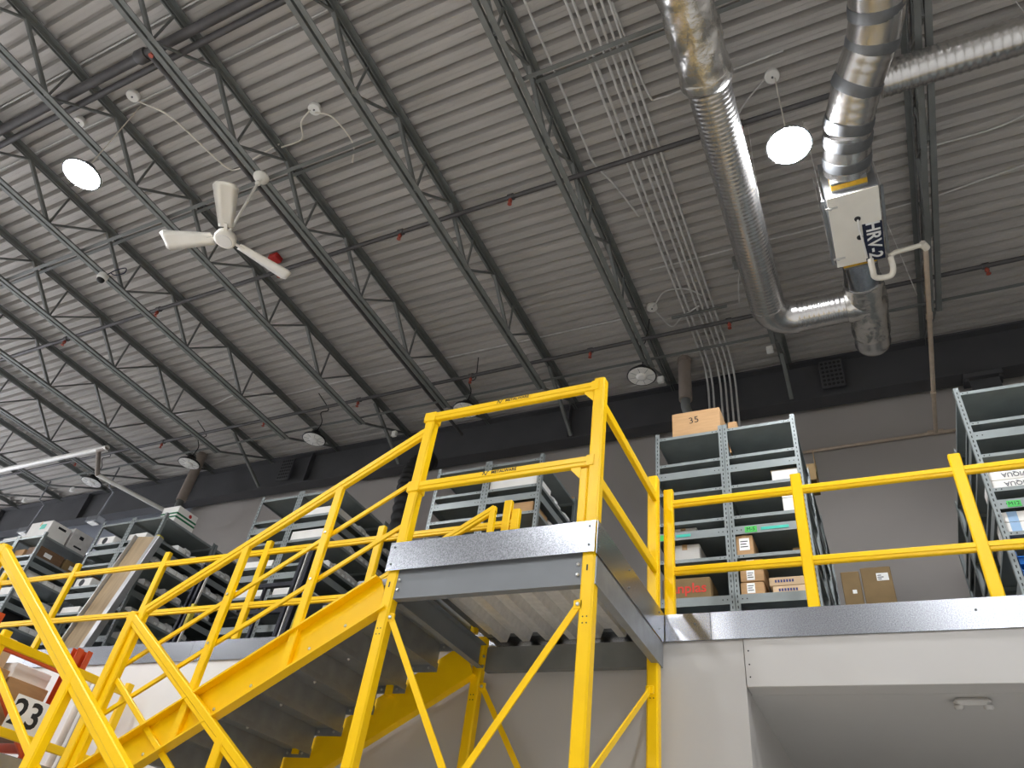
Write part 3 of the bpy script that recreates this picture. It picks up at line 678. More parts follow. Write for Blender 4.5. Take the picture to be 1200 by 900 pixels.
# front gate rails
for z in (3.55, 2.862):
    r_ = P(railm((PX0-0.05, PY0-0.022, z), (PX1-0.01, PY0-0.022, z), 0.044, 0.078), 'gate_rail', 'yellow')
    P(cboxm((PX0-0.06, PY0-0.055, z-0.05), (PX0+0.055, PY0+0.05, z+0.05), 0.008), 'rail_bracket', 'yellow')
    P(cboxm((PX1-0.06, PY0-0.052, z-0.045), (PX1+0.0, PY0-0.044, z+0.045), 0.003), 'rail_bracket', 'yellow')
    q = MB(); e_ = PX1-0.045 if z > 3 else PX1-0.105; q.prof((e_, PY0-0.034, z-0.037), (e_, PY0-0.024, z-0.037), [(0,0),(-0.075,0),(-0.075,-0.015),(0,-0.10)], up=(0,0,1)); P(q, 'gusset', 'yellow')
OFF = Vector((2.35, -4.75, 1.6))
for (x, z) in ((-2.40, 3.566), (-2.42, 2.878)):
    text_part('lettering', 'METALWARE', 0.036, 'ink', pf, Vector((x, PY0-0.0522, z)) + OFF, (1,0,0), (0,0,1), align='LEFT', bold=0.0006)
    q = MB(); z_ = z
    for a, b in (((-0.075,-0.014),(-0.062,0.016)), ((-0.062,0.016),(-0.050,-0.014)), ((-0.045,-0.014),(-0.032,0.016)), ((-0.032,0.016),(-0.022,0.016)), ((-0.062,0.016),(-0.075,0.016)), ((-0.05,-0.014),(-0.04,-0.014))):
        q.bar((x+a[0], PY0-0.0515, z_+a[1]), (x+b[0], PY0-0.0515, z_+b[1]), 0.001, 0.006, c=0.0002)
    P(q, 'emblem', 'ink')
# right side rails, braces
P(barm((PX1+0.02, PY0+0.03, 3.38), (PX1+0.02, 5.38, 3.38), 0.04, 0.085), 'side_rail', 'yellow')
P(barm((PX1+0.02, PY0+0.03, 2.71), (PX1+0.02, 5.38, 2.71), 0.04, 0.085), 'side_rail', 'yellow')
def brace_bar(a, b, off):
    d = (Vector(b)-Vector(a)).normalized(); c = Vector(a) - d*0.03
    P(barm(c, b, 0.012, 0.045, up=(0,0,1) if abs(d.z) < 0.9 else None), 'brace', 'yellow')
    q = MB(); q.lathe(Vector(a)+Vector(off)*0.008, [(0.014,0),(0.014,0.01),(0.007,0.014)], 6, off); P(q, 'bolt', 'bolt')
    q = MB(); q.cbox((a[0]-0.03,a[1]-0.01,a[2]-0.03), (a[0]+0.03,a[1]+0.01,a[2]+0.03), 0.004); P(q, 'brace_lug', 'yellow')
brace_bar((PX0+0.06, PY0-0.02, 1.80), (PX1-0.06, PY0-0.02, -0.30), (0,-1,0))
brace_bar((PX1-0.05, PY0-0.035, 1.80), (PX0+0.06, PY0-0.035, -0.30), (0,-1,0))
brace_bar((PX1, 5.30, 1.72), (PX1, PY0+0.06, 0.82), (-1,0,0))
brace_bar((PX0+0.07, 5.38, 1.79), (PX1-0.06, 5.38, -0.25), (0,-1,0))
brace_bar((PX0+0.02, PY0+0.08, 0.6), (PX0+0.02, 5.34, -0.6), (-1,0,0))

# ================================================================== STAIRS
def rail_z(x): return 3.40 + (x+3.146)*0.5615        # upper handrail
def str_z(x): return 2.151 + (x+3.175)*0.5735        # top edge of upper stringer
sf = thing('stair_flight', 'upper yellow stair flight with grey treads rising to the platform', 'stairs', (-4.4, 4.65, 0.75))
SO = (4.4, -4.65, -0.75)
def T(mb, name, material): return part(mb, name, material, sf, SO)
NX = -5.66; YN, YF = 4.02, 5.30
for y, out in ((YN, -1), (YF, 1)):
    a = (-3.17, y, str_z(-3.17)-0.16); b = (-5.62, y, str_z(-5.62)-0.16)
    q = channel(b, a, 0.085, 0.29, 0.016, 1 if out < 0 else -1); T(q, 'stringer', 'yellow')
    for x in (-3.45, -3.72, -4.16, -4.44, -4.98, -5.3):
        for dz in (-0.22,):
            q = MB(); q.lathe((x, y+out*0.011, str_z(x)+dz), [(0.013,0),(0.013,0.008),(0.007,0.012)], 6, (0,out,0)); T(q, 'bolt', 'bolt')
    # handrail, thin rails, posts
    yr = y + (-0.036 if y < 4.5 else -0.02)
    T(railm((NX, yr, rail_z(NX)), (-3.12, yr, rail_z(-3.12)), 0.04, 0.078), 'handrail', 'yellow')
    for k, (z0, z1) in enumerate(((2.965, 1.545), (2.57, 1.16))):
        T(barm((-3.14, yr+0.035, z0), (NX, yr+0.035, z1), 0.022, 0.038), 'mid_rail', 'yellow')
    for x in (-3.88, -4.71):
        T(barm((x, yr, str_z(x)-(0.30 if y < 4.5 else 0.05)), (x, yr, rail_z(x)-0.01), 0.045, 0.07, up=(1,0,0)), 'rail_post', 'yellow')
        for zz in (rail_z(x)-0.44, rail_z(x)-0.84):
            q = MB(); q.lathe((x, yr-0.023, zz), [(0.011,0),(0.011,-0.006)], 8, (0,1,0)); T(q, 'bolt', 'bolt')
    T(barm((NX+0.02, yr, 0.62), (NX+0.02, yr, rail_z(NX)+0.02), 0.06, 0.075, up=(1,0,0)), 'newel_post', 'yellow')
    if y > 4.5: T(barm((-3.14, yr, 2.2), (-3.14, yr, rail_z(-3.14)+0.03), 0.05, 0.06, up=(1,0,0)), 'newel_post', 'yellow')
NT = 9; RISE = (MEZ-0.75)/NT; RUN = (NX+3.17)/NT
tq = MB(); tq.box((0.0,0,-0.006), (0.30,1.25,0.0)); tq.box((0.292,0,-0.045), (0.30,1.25,-0.006)); tq.box((0.0,0,-0.05), (0.30,0.006,-0.006)); tq.box((0.0,1.244,-0.07), (0.30,1.25,-0.006)); tread = tq.mesh('tread', 'galv_dull')
rq = MB(); rq.box((0,0,0), (0.005,1.25,RISE)); riser = rq.mesh('riser', 'galv_dull')
bq = MB(); bq.lathe((0.06,1.238,-0.04), [(0.011,0),(0.011,-0.008)], 6, (0,1,0)); bq.lathe((0.22,1.238,-0.04), [(0.011,0),(0.011,-0.008)], 6, (0,1,0)); bq.lathe((0.15,0.6,-0.006), [(0.012,0),(0.012,-0.008),(0.005,-0.016)], 6); bolts = bq.mesh('tread_bolts', 'bolt')
for k in range(1, NT):
    x = -3.17 + RUN*k; z = MEZ - RISE*k
    o = place('tread', tread, sf, (x-0.02+SO[0], YN+0.015+SO[1], z+SO[2])); place('tread_bolts', bolts, o)['kind'] = 'stuff'
    place('riser', riser, sf, (x-0.02+0.285+SO[0], YN+0.015+SO[1], z+SO[2]))

# intermediate landing
XE = -7.25; LZ = 0.75
ld = thing('stair_landing', 'yellow railed half landing at the foot of the upper flight', 'landing', (-6.45, 4.0, FLOOR))
def Q(mb, name, material): return part(mb, name, material, ld, (6.45, -4.0, 1.6))
Q(cboxm((XE, 2.72, LZ-0.04), (NX-0.03, 5.32, LZ), 0.004), 'floor_plate', 'platform_grey')
for y in (2.74, 5.30): Q(channel((XE, y, LZ-0.15), (NX-0.03, y, LZ-0.15), 0.06, 0.2, 0.01, 1 if y < 4 else -1), 'beam', 'yellow')
Q(channel((XE+0.03, 2.74, LZ-0.15), (XE+0.03, 5.30, LZ-0.15), 0.06, 0.2, 0.01, 1), 'beam', 'yellow')
for (x, y) in ((XE+0.05, 2.76), (XE+0.05, 5.28), (NX-0.08, 2.76), (NX-0.08, 5.28)):
    Q(barm((x, y, FLOOR), (x, y, LZ-0.05), 0.08, 0.08, up=(0,1,0)), 'leg', 'yellow')
for y in (2.76, 3.87, 5.33): Q(barm((XE, y, LZ-0.2), (XE, y, 1.86), 0.06, 0.08, up=(0,1,0)), 'rail_post', 'yellow')
for z in (1.765, 1.10): Q(barm((XE+0.02, 2.76, z), (XE+0.02, 5.33, z), 0.04, 0.075), 'end_rail', 'yellow')
for z in (1.765, 1.10): Q(barm((XE, 2.74, z), (-5.85, 2.74, z), 0.04, 0.06), 'side_rail', 'yellow')

# lower flight, coming down towards the right
lf = thing('stair_flight', 'lower yellow stair flight descending right in the foreground', 'stairs', (-3.7, 3.35, FLOOR))
LO = (3.7, -3.35, 1.6)
def U(mb, name, material): return part(mb, name, material, lf, LO)
SL = 0.632
def lz(x): return 1.945 - (x+5.70)*SL
XB = -2.0
for y in (2.72, 3.96):
    U(railm((-5.76, y, lz(-5.72)), (XB, y, lz(XB)), 0.042, 0.085), 'handrail', 'yellow')
    U(barm((-5.72, y+0.03, lz(-5.72)-0.46), (XB, y+0.03, lz(XB)-0.46), 0.024, 0.042), 'mid_rail', 'yellow')
    U(barm((-5.72, y, 0.5), (-5.72, y, lz(-5.72)+0.02), 0.06, 0.085, up=(1,0,0)), 'newel_post', 'yellow')
    for x in (-4.21, -3.1, XB): U(barm((x, y, lz(x)-1.35), (x, y, lz(x)), 0.06, 0.08, up=(1,0,0)), 'rail_post', 'yellow')
    q = channel((-5.68, y, LZ-0.18), (-5.68+2.35/SL, y, LZ-0.18-2.2), 0.065, 0.28, 0.011, 1 if y < 3 else -1); U(q, 'stringer', 'yellow')
U(barm((-5.76, 2.72, lz(-5.72)), (-6.2, 2.72, 1.77), 0.05, 0.085), 'handrail_return', 'yellow')
NB = 13; rs_ = 2.35/NB; rn = 3.72/NB
for k in range(1, NB):
    x = -5.68 + rn*(k-1); z = LZ - rs_*k
    o = place('tread', tread, lf, (x+LO[0], 2.735+LO[1], z+LO[2])); o.scale = (1, 0.972, 1)
    r2 = place('riser', riser, lf, (x+0.01+LO[0], 2.735+LO[1], z+LO[2])); r2.scale = (1, 0.972, 1)

# ================================================================== MEZZANINE GUARDRAILS
def guardrail(label, x0, x1, posts):
    t = thing('guardrail', label, 'railing', ((x0+x1)/2, MF+0.03, BAND)); o = (-(x0+x1)/2, -MF-0.03, -BAND)
    for z in (3.385, 2.745): part(railm((x0, MF+0.03, z), (x1, MF+0.03, z), 0.036, 0.068), 'rail', 'yellow', t, o)
    for x, zt in posts: part(barm((x, MF+0.03, BAND), (x, MF+0.03, zt), 0.085, 0.06, up=(0,1,0)), 'post', 'yellow', t, o)
guardrail('yellow guardrail on the mezzanine edge right of the platform', -1.50, 4.3, [(-1.50,3.53),(-0.415,3.53),(0.755,3.53),(1.93,3.53),(3.1,3.53),(4.25,3.53)])
guardrail('yellow guardrail on the mezzanine edge left of the platform', -16.0, -3.02, [(-15.8,3.54),(-14.3,3.54),(-12.7,3.54),(-11.2,3.54),(-9.6,3.54),(-7.88,3.54),(-6.2,3.52),(-4.62,3.53),(-3.12,3.64),(-3.02,3.53)])

# ================================================================== SHELVING
UW, UD = 0.722, 1.045
THICK = [4.24, 3.54, 2.86]; THIN = [4.70, 4.35, 4.0, 3.655, 3.245]
def shelf_mesh(name, lip):
    q = MB(); t = 0.004
    q.box((0.012,0.006,-0.006), (UW-0.012,UD-0.006,0.0))
    q.box((0.012,0.002,-lip), (UW-0.012,0.006,0.0)); q.box((0.012,UD-0.006,-lip), (UW-0.012,UD-0.002,0.0))
    q.box((0.012,0.006,-lip), (0.016,UD-0.006,-0.006)); q.box((UW-0.016,0.006,-lip), (UW-0.012,UD-0.006,-0.006))
    return q.mesh(name, 'shelf_grey')
SH_T = shelf_mesh('shelf', 0.034); SH_B = shelf_mesh('shelf', 0.085)
def upright_mesh(sx, sy):
    q = MB(); H = 4.757-MEZ; wv = 0.045; t = 0.003
    a, b = sorted((0, sx*wv)); c, d = sorted((0, sy*wv)); e, f = sorted((0, sy*t)); g, h = sorted((0, sx*t))
    q.box((a, e, 0), (b, f, H)); q.box((g, c, 0), (h, d, H))
    return q.mesh('upright', 'shelf_grey')
UPS = [(0,0,upright_mesh(1,1)), (UW,0,upright_mesh(-1,1)), (0,UD,upright_mesh(1,-1)), (UW,UD,upright_mesh(-1,-1))]
sl = MB()
for k in range(48): sl.box((0.018,-0.0012,0.03+k*0.05), (0.027,0.0005,0.055+k*0.05))
SLOTS = sl.mesh('slot_row', 'ink')
bt = MB()
for x in (0.065, 0.105, UW-0.105, UW-0.065): bt.lathe((x, 0.002, -0.017), [(0.006,0),(0.006,-0.002)], 6, (0,1,0))
BOLTS = bt.mesh('bolts', 'ink')
XCOLS = [(1.02, 'right'), (1.745, 'right'), (-1.846, 'middle right'), (-1.122, 'middle right'), (-4.63, 'gate'), (-3.906, 'gate'), (-7.54, 'stair'), (-6.815, 'stair'), (-10.89, 'board'), (-10.165, 'board'), (-13.775, 'far left'), (-13.05, 'far left')]
rowname = {'right': 'the row at the right edge', 'middle right': 'the row behind the right guardrail', 'gate': 'the row seen through the gate frame',
           'stair': 'the row behind the stair handrail', 'board': 'the row behind the leaning plywood board', 'far left': 'the row at the far left'}
dep = ['front', 'second', 'rear']
for ci, (x, rw) in enumerate(XCOLS):
    side = ('left', 'right')[ci % 2]
    for d in range(3):
        t = thing('shelving_unit', 'grey steel shelving unit, %s %s bay of %s' % (dep[d], side, rowname[rw]), 'shelf', (x, 6.3+d*1.06, MEZ), 'grey shelving units on the mezzanine')
        for ux, uy, me in UPS:
            u = place('upright', me, t, (ux, uy, 0))
            if d == 0 and uy == 0:
                place('slot_row', SLOTS, u, (0 if ux == 0 else -0.045, 0, 0))['kind'] = 'stuff'
        for z in THIN:
            s_ = place('shelf', SH_T, t, (0, 0, z-MEZ))
            if d == 0: place('bolts', BOLTS, s_)['kind'] = 'stuff'
        for z in THICK:
            s_ = place('shelf', SH_B, t, (0, 0, z-MEZ))
            if d == 0: place('bolts', BOLTS, s_, (0, 0, -0.025))['kind'] = 'stuff'

# ================================================================== BOXES AND GOODS
def carton(name, label, loc, size, material='cardboard', tape='tape_brown', cat='box', group=None, rz=0.0, slabel=None, front='y', tilt=None, z_is_base=True):
    """cardboard box: chamfered body, flap seam, tape strip down the front; loc = min corner"""
    sx, sy, sz = size
    t = thing(name, label, cat, (loc[0]+sx/2, loc[1]+sy/2, loc[2]), group, rz)
    if tilt: t.rotation_euler = tilt
    q = MB(); q.cbox((-sx/2,-sy/2,0), (sx/2,sy/2,sz), min(0.006, min(size)*0.06)); q.build('body', material, t)
    if tape:
        wd = min(0.05, sx*0.25)
        q = MB(); q.box((-sx/2-0.0012 if front == 'x' else -wd/2, -sy/2-0.0012, sz*0.72 if front != 'x' else sz*0.7), (wd/2, -sy/2+0.001, sz+0.001)); q.box((-wd/2,-sy/2,sz-0.001), (wd/2,sy/2,sz+0.0015)); q.build('tape', tape, t)
    if slabel:
        (a, b, c, d) = slabel
        q = MB(); q.box((a*sx-sx/2, -sy/2-0.002, c*sz), (b*sx-sx/2, -sy/2+0.001, d*sz)); lb = q.build('shipping_label', 'label_white', t)
        q = MB()
        for k in range(3):
            zz = (c + (d-c)*(0.25+0.22*k))*sz; q.box((a*sx-sx/2+(b-a)*sx*0.12, -sy/2-0.0028, zz), (b*sx-sx/2-(b-a)*sx*(0.15+0.15*(k%2)), -sy/2-0.0015, zz+(d-c)*sz*0.07))
        q.build('print_lines', 'ink', lb)
    return t
S0 = 0.002
# row behind the right guardrail
t = carton('cardboard_box', 'large tan cardboard box on top of the shelves right of the gate', (-1.69, 6.42, 4.702), (0.53, 0.5, 0.40), 'cardboard', None)
text_part('handwriting', '35', 0.12, 'ink', t, (-0.02, -0.252, 0.27), (1,0.0,0.1), (-0.1,0,1), bold=-0.001)
carton('cardboard_box', 'narrow cardboard box behind the large tan box on the shelf top', (-1.14, 6.75, 4.702), (0.10, 0.3, 0.42), 'cardboard', None)
carton('white_carton', 'white carton with brown lid on the upper right shelf', (-0.69, 6.33, 4.002), (0.26, 0.4, 0.125), 'carton_white', None)
carton('cardboard_box', 'flat brown carton lying over the white carton on the shelf', (-0.70, 6.36, 4.128), (0.27, 0.35, 0.022), 'cardboard_pale', None)
carton('cardboard_box', 'small tan box with a big white label beside the yellow post', (-1.082, 6.325, 3.247), (0.155, 0.3, 0.205), 'cardboard', 'tape_brown', slabel=(0.2,0.8,0.25,0.85))
for k, (zz, nm) in enumerate(((2.862, 'lowest tan box of the labelled stack on the bottom shelf'), (2.985, 'middle tan box of the labelled stack on the bottom shelf'), (3.105, 'topmost tan box of the labelled stack on the bottom shelf'))):
    carton('cardboard_box', nm, (-1.072+0.006*k, 6.325, zz), (0.205, 0.3, 0.118 if k < 2 else 0.10), 'cardboard', None, slabel=(0.28,0.62,0.12,0.92))
for k, (xx, zz, nm) in enumerate(((-0.80, 2.862, 'lower long tan box with blue print on the bottom shelf'), (-0.825, 2.945, 'upper long tan box with blue print on the bottom shelf'))):
    t = carton('cardboard_box', nm, (xx, 6.36, zz), (0.30, 0.25, 0.08), 'cardboard_pale', None)
    q = MB()
    for i in range(7): q.box((-0.10+i*0.024, -0.1265, 0.03), (-0.10+i*0.024+0.016, -0.1245, 0.055))
    q.build('print_marks', 'ink_blue', t)
carton('white_carton', 'small white and green carton beside the long tan boxes', (-0.49, 6.34, 2.862), (0.06, 0.25, 0.1), 'carton_white', 'tape_teal')
carton('white_carton', 'tall white carton with brown tape behind the left yellow post', (-1.73, 6.40, 3.247), (0.29, 0.42, 0.205), 'carton_white', 'tape_brown')
carton('white_carton', 'white carton with brown tape on the shelf above its twin', (-1.73, 6.40, 3.542), (0.27, 0.42, 0.09), 'carton_white', 'tape_brown')
carton('cardboard_box', 'dark flat carton lying behind the tall white carton', (-1.43, 6.5, 3.247), (0.25, 0.3, 0.07), 'bin_white', None)
t = carton('cardboard_box', 'brown box with red canplas lettering on the bottom shelf', (-1.79, 6.33, 2.862), (0.45, 0.35, 0.205), 'cardboard_dark', None)
text_part('lettering', 'canplas', 0.135, 'print_red', t, (-0.005, -0.177, 0.10), (1,0,0), (0,0,1), bold=0.002)
carton('cardboard_box', 'small brown box in the middle right shelf corner', (-0.60, 6.45, 3.247), (0.17, 0.3, 0.1), 'cardboard_dark', None)
for k, (zz, h) in enumerate(((3.657, 0.15), (3.81, 0.03))):
    carton('white_carton', ('white carton behind the yellow guardrail post on the shelf', 'thin white tray on the carton behind the guardrail post')[k], (-0.62, 6.33, zz), (0.17, 0.3, h), 'carton_white', None)
t = carton('cardboard_box', 'open brown box on top of the row beside the wall', (-0.62, 7.5, 4.702), (0.28, 0.35, 0.22), 'cardboard_dark', None)
boxm((0.14,-0.17,0.1), (0.145,0.17,0.40)).build('flap', 'cardboard_dark', t)
q = MB(); q.box((0.1455,-0.1,0.16), (0.1475,0.08,0.19)); q.build('pen_mark', 'green_print', t)
# tapes on shelf edges
def tape(label, x, z, w, h, material, txt=None):
    o = cboxm((x, 6.2985, z), (x+w, 6.3015, z+h), 0.0006).build('shelf_label', material)
    tag(o, label, 'label')
    if txt: text_part('handwriting', txt, h*0.8, 'ink', o, (x+w/2, 6.298, z+h/2), (1,0,0), (0,0,1))
tape('green tape marked M-5 on the shelf edge behind the right guardrail', -0.985, 3.465, 0.11, 0.062, 'tape_green', 'M-5')
tape('long teal tape on the shelf edge beside the green label', -0.84, 3.478, 0.25, 0.03, 'tape_teal')
tape('short teal tape on the left shelf edge behind the guardrail', -1.64, 3.482, 0.14, 0.03, 'tape_teal')
tape('small green tape beside the yellow post on the shelf edge', -1.80, 3.462, 0.07, 0.06, 'tape_green')
tape('green tape marked M12 on the right edge shelf', 1.125, 3.463, 0.10, 0.058, 'tape_green', 'M12')
# right row
for k, zz in enumerate((3.657, 3.745)):
    t = carton('white_carton', ('lower white carton with upside-down VIQUA print at right', 'upper white carton with upside-down VIQUA print at right')[k], (1.055, 6.335, zz), (0.55, 0.4, 0.086), 'carton_white', None)
    text_part('lettering', 'VIQUA', 0.06, 'strap_grey', t, (-0.075, -0.202, 0.045), (-1,0,0), (0,0,-1), bold=0.001)
for k, zz in enumerate((3.247, 3.345)):
    t = carton('white_carton', ('lower white carton with a pale blue stripe at right', 'upper white carton with a pale blue stripe at right')[k], (1.05, 6.335, zz), (0.4, 0.35, 0.096), 'carton_white', None)
    boxm((-0.145, -0.1765, 0.001), (-0.075, -0.174, 0.095)).build('stripe', 'pale_blue', t)
def bin_mesh():
    q = MB(); w_, d_, h_ = 0.14, 0.26, 0.11; t_ = 0.005
    q.box((0,0,0), (w_,d_,t_)); q.box((0,0,t_), (t_,d_,h_)); q.box((w_-t_,0,t_), (w_,d_,h_)); q.box((0,d_-t_,t_), (w_,d_,h_)); q.box((0,0,t_), (w_,t_,h_*0.55)); q.box((0,-0.012,h_*0.5), (w_,0.006,h_*0.58))
    return q
BIN = bin_mesh().mesh('bin_body', 'bin_blue')
for k in range(6):
    i, j = k % 3, k//3
    t = thing('storage_bin', ['leftmost lower', 'second lower', 'third lower', 'leftmost upper', 'second upper', 'third upper'][k] + ' blue plastic parts bin on the right edge shelf', 'bin', (1.075+i*0.15, 6.34, 2.862+j*0.115), 'blue parts bins')
    place('bin_body', BIN, t)
    cboxm((0.04,-0.014,0.02), (0.10,-0.003,0.045), 0.002).build('label_holder', 'pale_blue', t)
# cartons in the aisle between the right rows
t = carton('flat_carton', 'narrow brown flat carton leaning in the aisle by the shelves', (-0.275, 7.6, MEZ), (0.175, 0.12, 1.32), 'cardboard_dark', None, cat='carton'); 
q = MB(); q.box((0.0,-0.062,1.08), (0.04,-0.0605,1.12)); q.build('label', 'label_white', t)
t = carton('flat_carton', 'wide brown flat carton with white label leaning in the aisle', (-0.085, 7.62, MEZ), (0.28, 0.12, 1.36), 'cardboard_dark', None, cat='carton')
q = MB(); q.box((0.0,-0.062,1.21), (0.11,-0.0605,1.29)); lb = q.build('shipping_label', 'label_white', t)
q = MB(); [q.box((0.01, -0.0635, 1.222+0.02*k), (0.045+0.02*(k%2), -0.0625, 1.23+0.02*k)) for k in range(3)]; q.build('print_lines', 'ink', lb)
# gate row
carton('white_carton', 'long white carton on the upper shelf behind the gate rail', (-3.87, 6.33, 4.352), (0.62, 0.4, 0.15), 'carton_white', None)
carton('cardboard_box', 'brown box on the shelf behind the platform edge', (-3.6, 6.33, 4.002), (0.34, 0.4, 0.14), 'cardboard', None)
carton('cardboard_box', 'brown box low behind the platform edge near the post', (-3.5, 6.35, 3.657), (0.26, 0.3, 0.12), 'cardboard', None)
t = carton('cardboard_box', 'brown box with yellow tape on top of the gate row', (-3.46, 7.42, 4.702), (0.2, 0.3, 0.14), 'cardboard', 'tape_gold')
t = carton('black_case', 'black case with yellow stickers on top of the gate row', (-3.44, 7.75, 4.702), (0.18, 0.55, 0.12), 'black_plastic', None, cat='case')
for k in range(3): boxm((0.088, -0.22+k*0.17, 0.03), (0.092, -0.13+k*0.17, 0.09)).build('sticker', 'tape_gold', t)
# stair row
carton('white_carton', 'white carton on the upper shelf behind the stair handrail', (-6.75, 6.33, 4.352), (0.6, 0.4, 0.12), 'carton_white', None)
carton('white_carton', 'long white carton on the third shelf behind the stair handrail', (-6.77, 6.33, 4.002), (0.62, 0.4, 0.14), 'carton_white', None)
carton('white_carton', 'low white carton behind the stair handrail near the left upright', (-7.45, 6.33, 3.657), (0.52, 0.4, 0.10), 'carton_white', None)
carton('white_carton', 'white carton on a low shelf behind the stair posts', (-7.4, 6.33, 3.247), (0.5, 0.4, 0.12), 'carton_white', None)
carton('white_carton', 'second white carton on a low shelf behind the stair posts', (-6.75, 6.33, 3.247), (0.5, 0.4, 0.10), 'carton_white', None)
# board row, far left row
t = carton('white_carton', 'white carton with green bands on top of the shelves beside the drain pipe', (-9.88, 6.50, 4.702), (0.36, 0.40, 0.30), 'carton_white', None)
for zz in (0.10, 0.16):
    q = MB(); q.box((-0.1805,-0.2005,zz), (0.1805,0.2005,zz+0.03)); q.build('green_band', 'green_print', t)
q = MB(); q.lathe((0.181,0.05,0.235), [(0.03,0),(0.03,0.001)], 14, (1,0,0)); q.build('red_seal', 'red', t)
carton('cardboard_box', 'dark brown box on top of the shelves next to the stair handrail', (-9.72, 8.75, 4.702), (0.25, 0.35, 0.22), 'cardboard_dark', None)
carton('cardboard_box', 'small dark brown box behind the box on the shelf top', (-9.70, 9.15, 4.702), (0.2, 0.25, 0.12), 'cardboard_dark', None)
for k, (x, z, nm) in enumerate(((-10.83, 4.352, 'upper white archive box with black oval print by the plywood board'), (-10.85, 3.657, 'lower white archive box with black oval print by the plywood board'))):
    t = carton('white_carton', nm, (x, 6.33, z), (0.36, 0.4, 0.14), 'carton_white', None)
    q = MB(); q.lathe((-0.02,-0.2,0.07), [(0.055,0.0),(0.055,-0.002),(0.038,-0.002),(0.038,-0.001)], 22, (0,1,0)); q.build('oval_print', 'ink', t)
carton('white_carton', 'flat white carton low beside the plywood board', (-10.83, 6.33, 3.247), (0.4, 0.4, 0.1), 'carton_white', None)
carton('white_carton', 'white carton at the upright behind the top of the board', (-10.14, 6.33, 4.352), (0.4, 0.3, 0.12), 'carton_white', None)
t = carton('white_carton', 'large white carton with green sticker on top of the far left row', (-12.99, 6.35, 4.702), (0.58, 0.38, 0.31), 'carton_white', 'tape_brown')
boxm((0.02,-0.1925,0.16), (0.16,-0.190,0.25)).build('green_sticker', 'tape_teal', t)
q = MB(); q.box((0.2905,-0.05,0.22), (0.292,0.10,0.26)); q.build('print_marks', 'ink', t)
t = carton('grey_carton', 'greyish white carton with black print on top of the far left row', (-12.86, 6.77, 4.702), (0.45, 0.39, 0.38), 'bin_white', None, cat='box')
q = MB(); q.box((0.2255,-0.08,0.08), (0.227,0.08,0.11)); q.box((0.2255,-0.05,0.24), (0.227,0.03,0.30)); q.build('print_marks', 'ink', t)
carton('white_carton', 'white carton at the far left end of the shelf top', (-13.7, 6.40, 4.702), (0.65, 0.7, 0.12), 'carton_white', None)
for k in range(4):
    t = carton('cardboard_box', ['first', 'second', 'third', 'fourth'][k] + ' brown box along the side of the far left row', (-12.72, 6.38+k*0.50, 4.352), (0.34, 0.46, 0.19), 'cardboard_dark' if k % 2 else 'wood_brown', None, group='brown boxes on the far left row')
    q = MB(); q.box((0.1705,-0.12,0.05), (0.172,0.02,0.12)); q.build('shipping_label', 'label_white', t)
carton('cardboard_box', 'tan sack-like box on the upper far left shelf', (-13.0, 6.35, 4.352), (0.26, 0.4, 0.15), 'cardboard', None)
carton('white_carton', 'white carton on the third far left shelf', (-12.95, 6.33, 4.002), (0.5, 0.4, 0.14), 'carton_white', None)
carton('white_carton', 'white carton low at the far left shelf', (-13.0, 6.33, 3.657), (0.6, 0.4, 0.14), 'carton_white', None)
t = carton('black_case', 'black and chrome boxed tools on the low far left shelf', (-12.95, 6.35, 3.247), (0.55, 0.4, 0.2), 'black_plastic', None, cat='box')
for k in range(4):
    q = MB(); q.lathe((-0.2+k*0.13, -0.2, 0.1), [(0.045,0),(0.04,-0.01)], 14, (0,1,0)); q.build('chrome_disc', 'aluminium', t)

# small white parts boxes along the aisle sides of the left rows
def parts_bin(w_, h_):
    q = MB(); d_ = 0.30; c = 0.02
    vs = [(0,0,0),(d_,0.004,0),(d_,w_-0.004,0),(0,w_,0),(0,0,h_),(d_-0.05,0.004,h_),(d_,0.004,h_*0.62),(d_,w_-0.004,h_*0.62),(d_-0.05,w_-0.004,h_),(0,w_,h_)]
    q.add(vs, [(3,2,1,0),(0,1,6,5,4),(3,9,8,7,2),(1,2,7,6),(6,7,8,5),(4,5,8,9),(0,4,9,3)])
    return q
PB = [parts_bin(0.125, 0.115).mesh('bin_body', 'bin_white'), parts_bin(0.15, 0.10).mesh('bin_body', 'carton_white'), parts_bin(0.11, 0.13).mesh('bin_body', 'bin_white')]
PW = [0.125, 0.15, 0.11]
TB = cboxm((0.298,0.03,0.02), (0.302,0.085,0.05), 0.0008).mesh('bin_tag', 'label_white')
rnd = random.Random(3)
ORD = ['first', 'second', 'third', 'fourth', 'fifth', 'sixth', 'seventh', 'eighth', 'ninth', 'tenth', 'eleventh', 'twelfth', 'thirteenth', 'fourteenth', 'fifteenth', 'sixteenth', 'seventeenth', 'eighteenth', 'nineteenth', 'twentieth', 'twenty-first', 'twenty-second']
CARTON_LEVELS = {'board': (4.352,), 'stair': (4.352, 4.002, 3.247), 'gate': (4.352, 4.002), 'far left': (4.002, 3.657, 3.247)}
